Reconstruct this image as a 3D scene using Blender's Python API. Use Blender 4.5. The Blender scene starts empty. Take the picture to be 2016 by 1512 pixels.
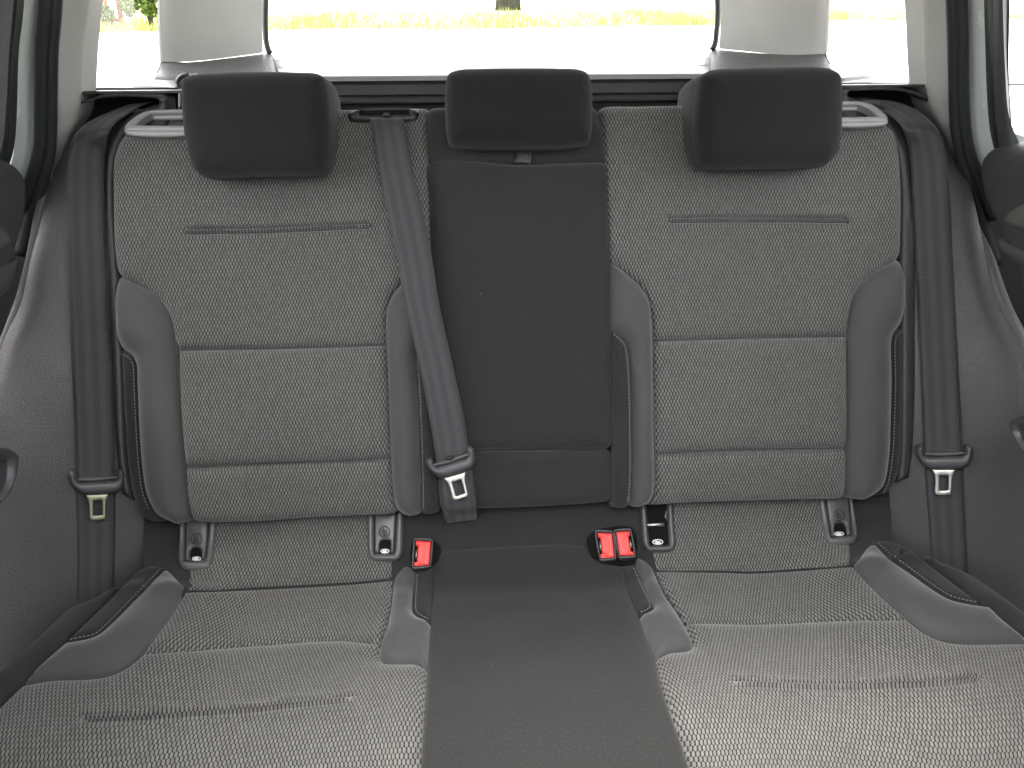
import bpy, math, random
import numpy as np
from mathutils import Vector
from mathutils.geometry import delaunay_2d_cdt

random.seed(4)
rng = np.random.default_rng(4)
S = bpy.context.scene
C = S.collection
R = math.radians

# ------------------------------------------------------------------ camera
FPX = 1512.0
CAM = np.array([-0.068, 0.0, 1.30])
PITCH, YAW, ROLL = R(-28.0), R(-2.88), R(0.13)


def _rot():
    c, s = math.cos(ROLL), math.sin(ROLL)
    r1 = np.array([[c, 0, s], [0, 1, 0], [-s, 0, c]])
    c, s = math.cos(PITCH), math.sin(PITCH)
    r2 = np.array([[1, 0, 0], [0, c, -s], [0, s, c]])
    c, s = math.cos(YAW), math.sin(YAW)
    r3 = np.array([[c, -s, 0], [s, c, 0], [0, 0, 1]])
    return r3 @ r2 @ r1


M = _rot()
cam = bpy.data.cameras.new('camera')
camo = bpy.data.objects.new('camera', cam)
C.objects.link(camo)
S.camera = camo
cam.sensor_width = 36
cam.lens = 36 * FPX / 2016
cam.clip_start, cam.clip_end = 0.02, 2000
camo.location = CAM
from mathutils import Matrix
camo.rotation_euler = Matrix(((M[0, 0], M[0, 2], -M[0, 1]), (M[1, 0], M[1, 2], -M[1, 1]), (M[2, 0], M[2, 2], -M[2, 1]))).to_euler()

# ------------------------------------------------------------------ light
SUN_EL, SUN_AZ = R(79), R(-120)          # azimuth clockwise from +y
wd = bpy.data.worlds.new('World')
S.world = wd
wd.use_nodes = True
nt = wd.node_tree
sky = nt.nodes.new('ShaderNodeTexSky')
sky.sky_type = 'NISHITA'
sky.sun_disc = False
sky.sun_elevation = SUN_EL
sky.sun_rotation = SUN_AZ
sky.dust_density = 4.0
sky.air_density = 1.0
bg = nt.nodes['Background']
bg.inputs['Strength'].default_value = 0.12
hue = nt.nodes.new('ShaderNodeHueSaturation')          # thin even overcast: the blue is mostly veiled
hue.inputs['Saturation'].default_value = 0.12
nt.links.new(sky.outputs[0], hue.inputs['Color'])
nt.links.new(hue.outputs[0], bg.inputs[0])
sl = bpy.data.lights.new('sun', 'SUN')
sl.energy = 0.5
sl.angle = R(34)
sl.color = (1, 0.90, 0.76)
so = bpy.data.objects.new('sun', sl)
C.objects.link(so)
_d = Vector((math.sin(SUN_AZ) * math.cos(SUN_EL), math.cos(SUN_AZ) * math.cos(SUN_EL), math.sin(SUN_EL)))
so.rotation_euler = _d.to_track_quat('Z', 'Y').to_euler()
so.location = (0, -4, 6)
S.view_settings.view_transform = 'Standard'
S.view_settings.look = 'None'
S.view_settings.gamma = 1
S.view_settings.exposure = 4.2
S.cycles.max_bounces = 8
S.cycles.diffuse_bounces = 4
S.cycles.transparent_max_bounces = 16
S.cycles.sample_clamp_indirect = 6


# ------------------------------------------------------------------ material helpers
class NB:
    def __init__(s, name):
        s.m = bpy.data.materials.new(name)
        s.m.use_nodes = True
        s.t = s.m.node_tree
        s.b = s.t.nodes['Principled BSDF']

    def n(s, kind, **kw):
        x = s.t.nodes.new(kind)
        for k, v in kw.items():
            setattr(x, k, v)
        return x

    def put(s, sock, val):
        if hasattr(val, 'is_output') or isinstance(val, bpy.types.NodeSocket):
            s.t.links.new(val, sock)
        else:
            sock.default_value = val

    def math(s, op, a, b=None, c=None):
        x = s.n('ShaderNodeMath', operation=op)
        s.put(x.inputs[0], a)
        if b is not None:
            s.put(x.inputs[1], b)
        if c is not None:
            s.put(x.inputs[2], c)
        return x.outputs[0]

    def uv(s):
        x = s.n('ShaderNodeUVMap', uv_map='UVMap')
        y = s.n('ShaderNodeSeparateXYZ')
        s.t.links.new(x.outputs[0], y.inputs[0])
        return x.outputs[0], y.outputs[0], y.outputs[1]

    def obj(s):
        return s.n('ShaderNodeTexCoord').outputs['Object']

    def noise(s, vec, scale, detail=3, rough=0.55):
        x = s.n('ShaderNodeTexNoise')
        if vec is not None:
            s.t.links.new(vec, x.inputs['Vector'])
        x.inputs['Scale'].default_value = scale
        x.inputs['Detail'].default_value = detail
        x.inputs['Roughness'].default_value = rough
        return x.outputs['Fac']

    def mix(s, fac, a, b):
        x = s.n('ShaderNodeMix', data_type='RGBA')
        s.put(x.inputs[0], fac)
        s.put(x.inputs[6], a)
        s.put(x.inputs[7], b)
        return x.outputs[2]

    def ramp(s, v, lo, hi, a=0.0, b=1.0):
        x = s.n('ShaderNodeMapRange', interpolation_type='SMOOTHSTEP')
        s.put(x.inputs[0], v)
        x.inputs[1].default_value = lo
        x.inputs[2].default_value = hi
        x.inputs[3].default_value = a
        x.inputs[4].default_value = b
        return x.outputs[0]

    def bump(s, h, strength, dist):
        x = s.n('ShaderNodeBump')
        x.inputs['Strength'].default_value = strength
        x.inputs['Distance'].default_value = dist
        s.t.links.new(h, x.inputs['Height'])
        s.t.links.new(x.outputs[0], s.b.inputs['Normal'])

    def set(s, **kw):
        for k, v in kw.items():
            s.put(s.b.inputs[k.replace('_', ' ')], v)
        return s


def g(v, a=0.0, b=0.0):
    return (v + a, v, v + b, 1)


def mat_weave():
    q = NB('woven cloth')
    vec, u, v = q.uv()
    nz = q.noise(vec, 60, 2)
    U = q.math('ADD', q.math('DIVIDE', u, 0.0049), q.math('MULTIPLY', nz, 0.35))
    V = q.math('ADD', q.math('DIVIDE', v, 0.0056), q.math('MULTIPLY', q.noise(vec, 45, 2), 0.3))
    row = q.math('FLOOR', V)
    odd = q.math('MULTIPLY', q.math('MODULO', row, 2.0), 0.5)
    X = q.math('ADD', U, odd)
    cell = q.math('FLOOR', X)
    fx = q.math('SUBTRACT', q.math('FRACT', X), 0.5)
    fy = q.math('SUBTRACT', q.math('FRACT', V), 0.5)
    e = q.math('ADD', q.math('POWER', q.math('ABSOLUTE', q.math('DIVIDE', fx, 0.365)), 2.0), q.math('POWER', q.math('ABSOLUTE', q.math('DIVIDE', fy, 0.63)), 2.6))
    h = q.math('MAXIMUM', q.math('SUBTRACT', 1.0, e), 0.0)
    cv = q.n('ShaderNodeCombineXYZ')
    q.t.links.new(cell, cv.inputs[0])
    q.t.links.new(row, cv.inputs[1])
    wn = q.n('ShaderNodeTexWhiteNoise', noise_dimensions='2D')
    q.t.links.new(cv.outputs[0], wn.inputs['Vector'])
    rnd = wn.outputs['Value']
    fac = q.math('MULTIPLY', q.ramp(h, 0.0, 0.4), q.math('MULTIPLY_ADD', rnd, 0.3, 0.8))
    fine = q.noise(vec, 1400, 2)
    fac = q.math('MULTIPLY', fac, q.math('MULTIPLY_ADD', fine, 0.5, 0.75))
    big = q.noise(vec, 7, 3)
    lt = q.mix(big, (0.126, 0.123, 0.114, 1), (0.154, 0.150, 0.138, 1))
    col = q.mix(fac, (0.016, 0.016, 0.016, 1), lt)
    q.set(Base_Color=col, Roughness=0.85, Specular_IOR_Level=0.25, Sheen_Weight=0.25, Sheen_Roughness=0.5)
    q.bump(q.math('SQRT', h), 0.7, 0.0011)
    return q.m


def mat_fine(name, col, warm=0.0):
    q = NB(name)
    vec, u, v = q.uv()
    a = q.math('SINE', q.math('MULTIPLY', q.math('ADD', u, q.math('MULTIPLY', v, 0.45)), 6.283 / 0.0021))
    b = q.math('SINE', q.math('MULTIPLY', q.math('SUBTRACT', v, q.math('MULTIPLY', u, 0.3)), 6.283 / 0.0019))
    h = q.math('MULTIPLY', a, b)
    big = q.noise(vec, 9, 3)
    c1 = q.mix(big, (col * 0.88, col * 0.88, col * 0.87, 1), (col * 1.1, col * 1.1, col * 1.08, 1))
    cc = q.mix(q.ramp(h, -0.8, 0.8), (col * 0.5, col * 0.5, col * 0.5, 1), c1)
    q.set(Base_Color=cc, Roughness=0.8, Specular_IOR_Level=0.3, Sheen_Weight=0.35, Sheen_Roughness=0.45)
    q.bump(h, 0.35, 0.0004)
    return q.m


def mat_felt(name, col, sheen=0.3):
    q = NB(name)
    vec, u, v = q.uv()
    n1 = q.noise(vec, 560, 3, 0.7)
    n2 = q.noise(vec, 14, 3)
    n3 = q.noise(vec, 300, 3, 0.7)
    c1 = q.mix(n2, g(col * 0.85), g(col * 1.15))
    k = q.math('MULTIPLY', q.ramp(n1, 0.35, 0.75), q.ramp(n3, 0.3, 0.7))
    cc = q.mix(k, g(col * 0.75), (col * 2.6, col * 2.58, col * 2.5, 1))
    cc = q.mix(q.math('MULTIPLY_ADD', k, 0.4, 0.35), c1, cc)
    # a few pale lint specks
    vo = q.n('ShaderNodeTexVoronoi')
    q.t.links.new(vec, vo.inputs['Vector'])
    vo.inputs['Scale'].default_value = 26
    lint = q.math('MULTIPLY', q.math('LESS_THAN', vo.outputs['Distance'], 0.018), q.math('GREATER_THAN', n2, 0.52))
    cc = q.mix(q.math('MULTIPLY', lint, 0.6), cc, g(0.3))
    q.set(Base_Color=cc, Roughness=0.95, Specular_IOR_Level=0.15, Sheen_Weight=sheen, Sheen_Roughness=0.55)
    q.bump(q.math('ADD', n1, n3), 0.6, 0.0009)
    return q.m


def mat_grain(name, col, rough=0.5, scale=330, st=0.5, tint=(0, 0, 0)):
    q = NB(name)
    vec = q.obj()
    vo = q.n('ShaderNodeTexVoronoi', feature='SMOOTH_F1')
    wob = q.n('ShaderNodeMixRGB')
    q.t.links.new(vec, vo.inputs['Vector'])
    vo.inputs['Scale'].default_value = scale
    n1 = q.noise(vec, scale * 0.5, 3)
    big = q.noise(vec, 5, 3)
    h = q.math('ADD', vo.outputs['Distance'], n1)
    cc = q.mix(big, (col * .9 + tint[0], col * .9 + tint[1], col * .9 + tint[2], 1), (col * 1.1 + tint[0], col * 1.1 + tint[1], col * 1.1 + tint[2], 1))
    rr = q.math('MULTIPLY_ADD', q.noise(vec, 30, 3), 0.2, rough - 0.1)
    q.set(Base_Color=cc, Roughness=rr, Specular_IOR_Level=0.5)
    q.bump(h, st, 0.0008)
    return q.m


def mat_plain(name, col, rough=0.5, metal=0.0, spec=0.5, coat=0.0, var=0.08, bump=0.05):
    q = NB(name)
    vec = q.obj()
    n1 = q.noise(vec, 18, 4)
    n2 = q.noise(vec, 500, 3, 0.7)
    a = tuple(c * (1 - var) for c in col) + (1,)
    b = tuple(c * (1 + var) for c in col) + (1,)
    q.set(Base_Color=q.mix(n1, a, b), Roughness=q.math('MULTIPLY_ADD', n1, 0.2, max(0.05, rough - 0.1)), Metallic=metal, Specular_IOR_Level=spec, Coat_Weight=coat)
    if bump:
        q.bump(n2, bump, 0.001)
    return q.m


def mat_web():
    q = NB('seat belt webbing')
    vec, u, v = q.uv()
    rib = q.math('SINE', q.math('MULTIPLY', v, 6.283 / 0.0026))
    ban = q.math('SINE', q.math('MULTIPLY', u, 6.283 / 0.0155))
    fine = q.math('SINE', q.math('MULTIPLY', u, 6.283 / 0.0016))
    n1 = q.noise(vec, 25, 3)
    f = q.math('MULTIPLY_ADD', q.ramp(ban, -0.15, 0.15), 0.32, 0.5)
    f = q.math('ADD', f, q.math('MULTIPLY', rib, 0.14))
    f = q.math('ADD', f, q.math('MULTIPLY', n1, 0.12))
    cc = q.mix(f, (0.007, 0.007, 0.0073, 1), (0.026, 0.026, 0.0275, 1))
    q.set(Base_Color=cc, Roughness=q.math('MULTIPLY_ADD', q.ramp(ban, -0.15, 0.15), -0.12, 0.58), Specular_IOR_Level=0.45, Sheen_Weight=0.2)
    q.bump(q.math('ADD', rib, q.math('MULTIPLY', fine, 0.5)), 0.35, 0.0005)
    return q.m


def mat_glass():
    q = NB('window glass')
    out = q.t.nodes['Material Output']
    tr = q.n('ShaderNodeBsdfTransparent')
    tr.inputs[0].default_value = (0.93, 0.93, 0.93, 1)
    gl = q.n('ShaderNodeBsdfGlossy')
    gl.inputs['Roughness'].default_value = 0.02
    lw = q.n('ShaderNodeLayerWeight')
    lw.inputs['Blend'].default_value = 0.5
    fr = q.math('MULTIPLY_ADD', q.math('POWER', lw.outputs['Facing'], 5.0), 0.6, 0.015)
    mx = q.n('ShaderNodeMixShader')
    q.t.links.new(fr, mx.inputs[0])
    q.t.links.new(tr.outputs[0], mx.inputs[1])
    q.t.links.new(gl.outputs[0], mx.inputs[2])
    q.t.links.new(mx.outputs[0], out.inputs[0])
    return q.m


MT = dict(
    weave=mat_weave(),
    fine=mat_fine('fine ribbed cloth', 0.072),
    felt=mat_felt('charcoal felt cloth', 0.021, 0.12),
    head=mat_felt('headrest cloth', 0.0095, 0.1),
    web=mat_web(),
    vinyl=mat_grain('grained vinyl', 0.036, 0.46, 420, 0.45),
    rim=mat_grain('grained black trim', 0.028, 0.5, 500, 0.4),
    card=mat_grain('door card plastic', 0.035, 0.55, 420, 0.4),
    black=mat_plain('black plastic', (0.014, 0.014, 0.014), 0.45),
    pit=mat_plain('recess shade black', (0.006, 0.006, 0.006), 0.9, spec=0.1),  # near-black colour that paints in the shade of slots and recesses
    grip=mat_plain('dark grey plastic', (0.045, 0.046, 0.048), 0.42),
    surround=mat_plain('satin grey plastic', (0.07, 0.07, 0.07), 0.36),
    handle=mat_plain('light grey plastic', (0.24, 0.24, 0.235), 0.36),
    insert=mat_plain('silver grey insert', (0.08, 0.078, 0.072), 0.35),
    pillar=mat_grain('pale pillar trim', 0.36, 0.6, 700, 0.12, (0.0, 0.0, -0.02)),
    paint=mat_plain('pale body paint', (0.66, 0.71, 0.69), 0.25, coat=0.6, var=0.02, bump=0),
    rubber=mat_plain('black rubber seal', (0.020, 0.021, 0.022), 0.33),
    steel=mat_plain('brushed steel', (0.48, 0.46, 0.42), 0.36, metal=1.0, var=0.05, bump=0.04),
    brass=mat_plain('yellowed steel', (0.27, 0.265, 0.19), 0.42, metal=1.0, var=0.06, bump=0.04),
    red=mat_plain('red plastic', (0.80, 0.065, 0.055), 0.38, var=0.05, bump=0.03),
    thread=mat_plain('pale thread', (0.17, 0.17, 0.165), 0.8),
    print_=mat_plain('white print', (0.7, 0.7, 0.7), 0.6),
    etch=mat_plain('etched print', (0.16, 0.10, 0.06), 0.8),
    lining=mat_felt('pale headlining', 0.55),
    carpet=mat_felt('black carpet', 0.02),
    blind=mat_grain('cover fabric', 0.25, 0.36, 420, 0.25),
    glass=mat_glass(),
)


# ------------------------------------------------------------------ geometry helpers
def project(P):
    d = (P - CAM) @ M          # columns of M are right, forward, up
    return np.stack([1008 + FPX * d[:, 0] / d[:, 1], 756 - FPX * d[:, 2] / d[:, 1]], 1)


def rays(px):
    px = np.atleast_2d(np.asarray(px, float))
    d = np.stack([(px[:, 0] - 1008) / FPX, np.ones(len(px)), -(px[:, 1] - 756) / FPX], 1)
    return d @ M.T


def at(axis, val, px):
    d = rays(px)
    k = (val - CAM[axis]) / d[:, axis]
    return CAM + d * k[:, None]


def at_y(y, px):
    return at(1, y, px)


class Surf:
    """a curved sheet: base(u,v) -> points, normals; h(u,v) lifts it along the normal"""

    def __init__(s, base, rng_, h=None, n=110):
        s.base, s.h = base, h
        u, v = np.meshgrid(np.linspace(rng_[0], rng_[1], n), np.linspace(rng_[2], rng_[3], n))
        s.gu, s.gv = u.ravel(), v.ravel()
        s.gp = project(s.P(s.gu, s.gv))

    def P(s, u, v, off=0.0):
        p, nn = s.base(u, v)
        k = off + (s.h(u, v) if s.h else 0.0)
        return p + nn * np.broadcast_to(k, u.shape)[:, None]

    def N(s, u, v):
        e = 1e-4
        a = s.P(u + e, v) - s.P(u - e, v)
        b = s.P(u, v + e) - s.P(u, v - e)
        n = np.cross(a, b)
        n /= np.linalg.norm(n, axis=1)[:, None] + 1e-12
        _, bn = s.base(u, v)
        n[(n * bn).sum(1) < 0] *= -1
        return n

    def inv(s, px, off=0.0):
        px = np.atleast_2d(np.asarray(px, float))
        d = ((px[:, None, :] - s.gp[None]) ** 2).sum(2)
        i = d.argmin(1)
        u, v = s.gu[i].copy(), s.gv[i].copy()
        e = 1e-5
        for _ in range(14):
            p0 = project(s.P(u, v, off))
            ju = (project(s.P(u + e, v, off)) - p0) / e
            jv = (project(s.P(u, v + e, off)) - p0) / e
            r = px - p0
            det = ju[:, 0] * jv[:, 1] - ju[:, 1] * jv[:, 0]
            det = np.where(np.abs(det) < 1e3, 1e3 * np.sign(det + 1e-9), det)
            du = (r[:, 0] * jv[:, 1] - r[:, 1] * jv[:, 0]) / det
            dv = (ju[:, 0] * r[:, 1] - ju[:, 1] * r[:, 0]) / det
            u = u + np.clip(du, -.03, .03)
            v = v + np.clip(dv, -.03, .03)
        return np.stack([u, v], 1)

    def at(s, px, off=0.0):
        q = s.inv(px, off)
        return s.P(q[:, 0], q[:, 1], off)


def plane_surf(O, a, b, size=2.0, h=None):
    O, a, b = (np.asarray(x, float) for x in (O, a, b))
    a = a / np.linalg.norm(a)
    b = b - a * (a @ b)
    b /= np.linalg.norm(b)
    n = np.cross(a, b)
    if n @ (CAM - O) < 0:
        n = -n

    def base(u, v):
        return O + u[:, None] * a + v[:, None] * b, np.broadcast_to(n, (len(u), 3))
    s = Surf(base, (-size, size, -size, size), h, 60)
    s.n = n
    return s


def spline(pts, step, closed=True):
    """centripetal Catmull-Rom through (x, y[, flags]); flag c = corner, R / S switch the edge kind to rolled / seam.
    returns points and, per point, whether the edge leaving it is rolled"""
    P = [np.array(p[:2], float) for p in pts]
    fl = [p[2] if len(p) > 2 else '' for p in pts]
    n = len(P)
    out, kinds, k = [], [], False
    for i in range(n if closed else n - 1):
        if 'R' in fl[i]:
            k = True
        if 'S' in fl[i]:
            k = False
        p1, p2 = P[i], P[(i + 1) % n]
        p0 = P[i - 1] if (closed or i > 0) else 2 * p1 - p2
        p3 = P[(i + 2) % n] if (closed or i + 2 < n) else 2 * p2 - p1
        if 'c' in fl[i]:
            p0 = 2 * p1 - p2
        if 'c' in fl[(i + 1) % n]:
            p3 = 2 * p2 - p1
        L = np.linalg.norm(p2 - p1)
        m = max(1, int(math.ceil(L / step)))
        t0 = 0.0
        t1 = t0 + max(np.linalg.norm(p1 - p0), 1e-6) ** .5
        t2 = t1 + max(L, 1e-6) ** .5
        t3 = t2 + max(np.linalg.norm(p3 - p2), 1e-6) ** .5
        for j in range(m):
            t = t1 + (t2 - t1) * j / m
            A1 = (t1 - t) / (t1 - t0) * p0 + (t - t0) / (t1 - t0) * p1
            A2 = (t2 - t) / (t2 - t1) * p1 + (t - t1) / (t2 - t1) * p2
            A3 = (t3 - t) / (t3 - t2) * p2 + (t - t2) / (t3 - t2) * p3
            B1 = (t2 - t) / (t2 - t0) * A1 + (t - t0) / (t2 - t0) * A2
            B2 = (t3 - t) / (t3 - t1) * A2 + (t - t1) / (t3 - t1) * A3
            out.append((t2 - t) / (t2 - t1) * B1 + (t - t1) / (t2 - t1) * B2)
            kinds.append(k)
    if not closed:
        out.append(P[-1])
        kinds.append(k)
    return np.array(out), np.array(kinds)


def seg_dist(p, a, b):
    ab = b - a
    L = (ab ** 2).sum(1) + 1e-18
    t = np.clip(((p[:, None, :] - a[None]) * ab[None]).sum(2) / L, 0, 1)
    q = a[None] + ab[None] * t[:, :, None]
    return np.sqrt(((p[:, None, :] - q) ** 2).sum(2))


def inside(p, poly):
    x, y = p[:, 0][:, None], p[:, 1][:, None]
    a, b = poly, np.roll(poly, -1, 0)
    c = ((a[:, 1] > y) != (b[:, 1] > y)) & (x < (b[:, 0] - a[:, 0]) * (y - a[:, 1]) / (b[:, 1] - a[:, 1] + 1e-18) + a[:, 0])
    return c.sum(1) % 2 == 1


def link(name, me, mat, parent=None):
    me.materials.append(mat)
    o = bpy.data.objects.new(name, me)
    C.objects.link(o)
    if parent is not None:
        o.parent = parent
    return o


def mesh(name, verts, faces, mat, parent=None, uv=None, smooth=True):
    me = bpy.data.meshes.new(name)
    me.from_pydata([tuple(map(float, v)) for v in verts], [], [tuple(map(int, f)) for f in faces])
    if uv is not None:
        ul = me.uv_layers.new(name='UVMap')
        idx = np.zeros(len(me.loops), int)
        me.loops.foreach_get('vertex_index', idx)
        ul.data.foreach_set('uv', np.asarray(uv, np.float32)[idx].ravel())
    if smooth:
        me.polygons.foreach_set('use_smooth', np.ones(len(me.polygons), bool))
    me.update()
    return link(name, me, mat, parent)


def panel(name, parent, mat, surf, outline, H=0.006, r=0.02, e=0.003, roll=0.03, off=0.0, res=0.012, grooves=(), holes=(), skirt=0.02, step=8.0, uvspace=False, lift=None, fac=2.0, back=False, squeeze=0.0, deep=0.0):
    """an upholstered or moulded piece on a surface: outline in photo pixels carried onto the surface,
    padded by H within r of its seams, seams sunk by e, rolled edges turned down by roll"""
    po, kinds = spline(outline, step if not uvspace else step)
    poly = po if uvspace else surf.inv(po, off - deep)
    loops, lk = [poly], [kinds]
    for hpts in holes:
        q, _ = spline(hpts, step)
        loops.append(q if uvspace else surf.inv(q, off))
        lk.append(np.zeros(len(q), bool))
    ea = np.concatenate(loops)
    eb = np.concatenate([np.roll(l, -1, 0) for l in loops])
    ek = np.concatenate(lk)
    pts = [ea]
    ring_max = 0
    rmx = max(r if (~ek).any() else 0, roll if ek.any() else 0)
    cand, coff = [], []
    for li, l in enumerate(loops):
        tg = np.roll(l, -1, 0) - np.roll(l, 1, 0)
        tg /= np.linalg.norm(tg, axis=1)[:, None] + 1e-12
        nn = np.stack([-tg[:, 1], tg[:, 0]], 1)
        for f in (0.07, 0.2, 0.4, 0.65, 1.0):
            rr = np.where(lk[li], roll, r) * f
            for sg in (1, -1):
                cand.append(l + nn * (rr * sg)[:, None])
                coff.append(rr)
    cand, coff = np.concatenate(cand), np.concatenate(coff)

    def inpoly(p):
        ok = inside(p, loops[0])
        for l in loops[1:]:
            ok &= ~inside(p, l)
        return ok
    ok = inpoly(cand)
    cand, coff = cand[ok], coff[ok]
    dd = seg_dist(cand, ea, eb).min(1)
    cand = cand[dd > coff * 0.93]
    gl = []
    for gpts, gw, gd in grooves:
        q, _ = spline(gpts, step * 0.4, closed=False)
        gl.append((q if uvspace else surf.inv(q, off), gw, gd))
    lo, hi = poly.min(0), poly.max(0)
    gx, gy = np.meshgrid(np.arange(lo[0] + res * .5, hi[0], res), np.arange(lo[1] + res * .5, hi[1], res))
    gx = gx + (np.arange(gx.shape[0]) % 2)[:, None] * res * 0.5
    gp = np.stack([gx.ravel(), gy.ravel()], 1)
    gp = gp[inpoly(gp)]
    if len(gp):
        dd = seg_dist(gp, ea, eb).min(1)
        gp = gp[dd > rmx * 1.0 + res * 0.35]
    allp = np.concatenate([cand, gp]) if len(gp) else cand
    for q, gw, gd in gl:
        dq = seg_dist(allp, q[:-1], q[1:]).min(1)
        allp = allp[dq > gw * 2.7]
    # thin out near-duplicates of the ring points
    key = np.round(allp / (min(res, r, 0.02) * 0.12)).astype(int)
    _, ui = np.unique(key, axis=0, return_index=True)
    allp = allp[np.sort(ui)]
    for q, gw, gd in gl:
        tg = np.gradient(q, axis=0)
        tg /= np.linalg.norm(tg, axis=1)[:, None] + 1e-12
        nn = np.stack([-tg[:, 1], tg[:, 0]], 1)
        for f in (-2.2, -1.4, -.7, 0, .7, 1.4, 2.2):
            w_ = q + nn * gw * f
            w_ = w_[inpoly(w_)]
            if len(w_):
                w_ = w_[seg_dist(w_, ea, eb).min(1) > 0.0006]
                allp = np.concatenate([allp, w_])
    pin = np.concatenate([ea, allp]) if len(allp) else ea
    edges, k0 = [], 0
    for l in loops:
        n = len(l)
        edges += [(k0 + i, k0 + (i + 1) % n) for i in range(n)]
        k0 += n
    vs, _, fs, _, _, _ = delaunay_2d_cdt([Vector(p) for p in pin], edges, [], 0, 1e-7)
    uv = np.array([tuple(v) for v in vs])
    fs = np.array([f for f in fs if len(f) == 3])
    cen = uv[fs].mean(1)
    fs = fs[inpoly(cen)]
    # heights
    ds = seg_dist(uv, ea, eb)
    dse = ds[:, ~ek].min(1) if (~ek).any() else np.full(len(uv), 9.0)
    t = np.clip(dse / r, 0, 1)
    z = H * (1 - (1 - t) ** fac) - 1.7 * e * np.exp(-(dse / 0.0024) ** 2)
    if ek.any():
        dr = np.clip(ds[:, ek].min(1), 0, roll)
        z = z - (roll - np.sqrt(np.maximum(roll ** 2 - (roll - dr) ** 2, 0)))
    for q, gw, gd in gl:
        dq = seg_dist(uv, q[:-1], q[1:]).min(1)
        z = z - gd * (np.exp(-(dq / gw) ** 2) - .6 * np.exp(-((dq - 2.1 * gw) / (1.1 * gw)) ** 2))
    u_, v_ = uv[:, 0], uv[:, 1]
    if res < .015:                       # the slight waviness of stuffed cloth
        z = z + .0009 * np.sin(37 * u_ + 21 * v_ + 1) * np.sin(31 * v_ - 13 * u_) * np.clip(dse / .03, 0, 1)
    if lift is not None:
        z = z + lift(u_, v_)
    N = surf.N(u_, v_)
    P = surf.P(u_, v_, off) + N * z[:, None]
    # orient faces along the surface normal
    fn = np.cross(P[fs[:, 1]] - P[fs[:, 0]], P[fs[:, 2]] - P[fs[:, 0]])
    flip = (fn * N[fs[:, 0]]).sum(1) < 0
    fs[flip] = fs[flip][:, ::-1]
    tex = uv.copy()
    if gl:                               # the weave runs parallel to the sewn lines
        q = gl[0][0][np.argsort(gl[0][0][:, 0])]
        tex[:, 1] -= np.interp(uv[:, 0], q[:, 0], q[:, 1]) - round(q[:, 1].mean() / .0056) * .0056
    uv = tex
    verts, faces, uvs = [P], [list(f) for f in fs], [uv]
    if skirt > 0:
        cnt = {}
        for f in fs:
            for a, b in ((f[0], f[1]), (f[1], f[2]), (f[2], f[0])):
                cnt[(a, b)] = 1
        bd = [(a, b) for (a, b) in cnt if (b, a) not in cnt]
        ids = sorted({a for e_ in bd for a in e_})
        mp = {a: i for i, a in enumerate(ids)}
        base = len(P)
        ids = np.array(ids)
        top = P[ids]
        bot = top - N[ids] * skirt
        if squeeze:
            cc = P.mean(0)
            dv = bot - cc
            nm = N.mean(0)
            nm /= np.linalg.norm(nm)
            lat = dv - (dv @ nm)[:, None] * nm
            bot = bot - lat * squeeze
        verts += [top, bot]
        uvs += [uv[ids], uv[ids] + 0.003]
        n = len(ids)
        for a, b in bd:
            faces.append([base + mp[b], base + mp[a], base + n + mp[a], base + n + mp[b]])
        if back:
            k = base + 2 * n
            verts += [P - N * skirt * 1.0 + (0 if not squeeze else -((P - P.mean(0)) - ((P - P.mean(0)) @ nm)[:, None] * nm) * squeeze)]
            uvs += [uv]
            faces += [[k + f[2], k + f[1], k + f[0]] for f in fs]
    return mesh(name, np.concatenate(verts), faces, mat, parent, np.concatenate(uvs))


def resample(P, n):
    P = np.asarray(P, float)
    d = np.r_[0, np.cumsum(np.linalg.norm(np.diff(P, axis=0), axis=1))]
    t = np.linspace(0, d[-1], n)
    return np.stack([np.interp(t, d, P[:, k]) for k in range(3)], 1)


def smooth3(P, n):
    """smooth curve through 3-D points, n samples"""
    P = np.asarray(P, float)
    out = []
    m = len(P)
    for i in range(m - 1):
        p0 = P[i - 1] if i else 2 * P[0] - P[1]
        p3 = P[i + 2] if i + 2 < m else 2 * P[-1] - P[-2]
        for j in range(12):
            t = j / 12
            a, b = P[i], P[i + 1]
            out.append(0.5 * (2 * a + (b - p0) * t + (2 * p0 - 5 * a + 4 * b - p3) * t * t + (3 * a - p0 - 3 * b + p3) * t ** 3))
    out.append(P[-1])
    return resample(out, n)


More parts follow.
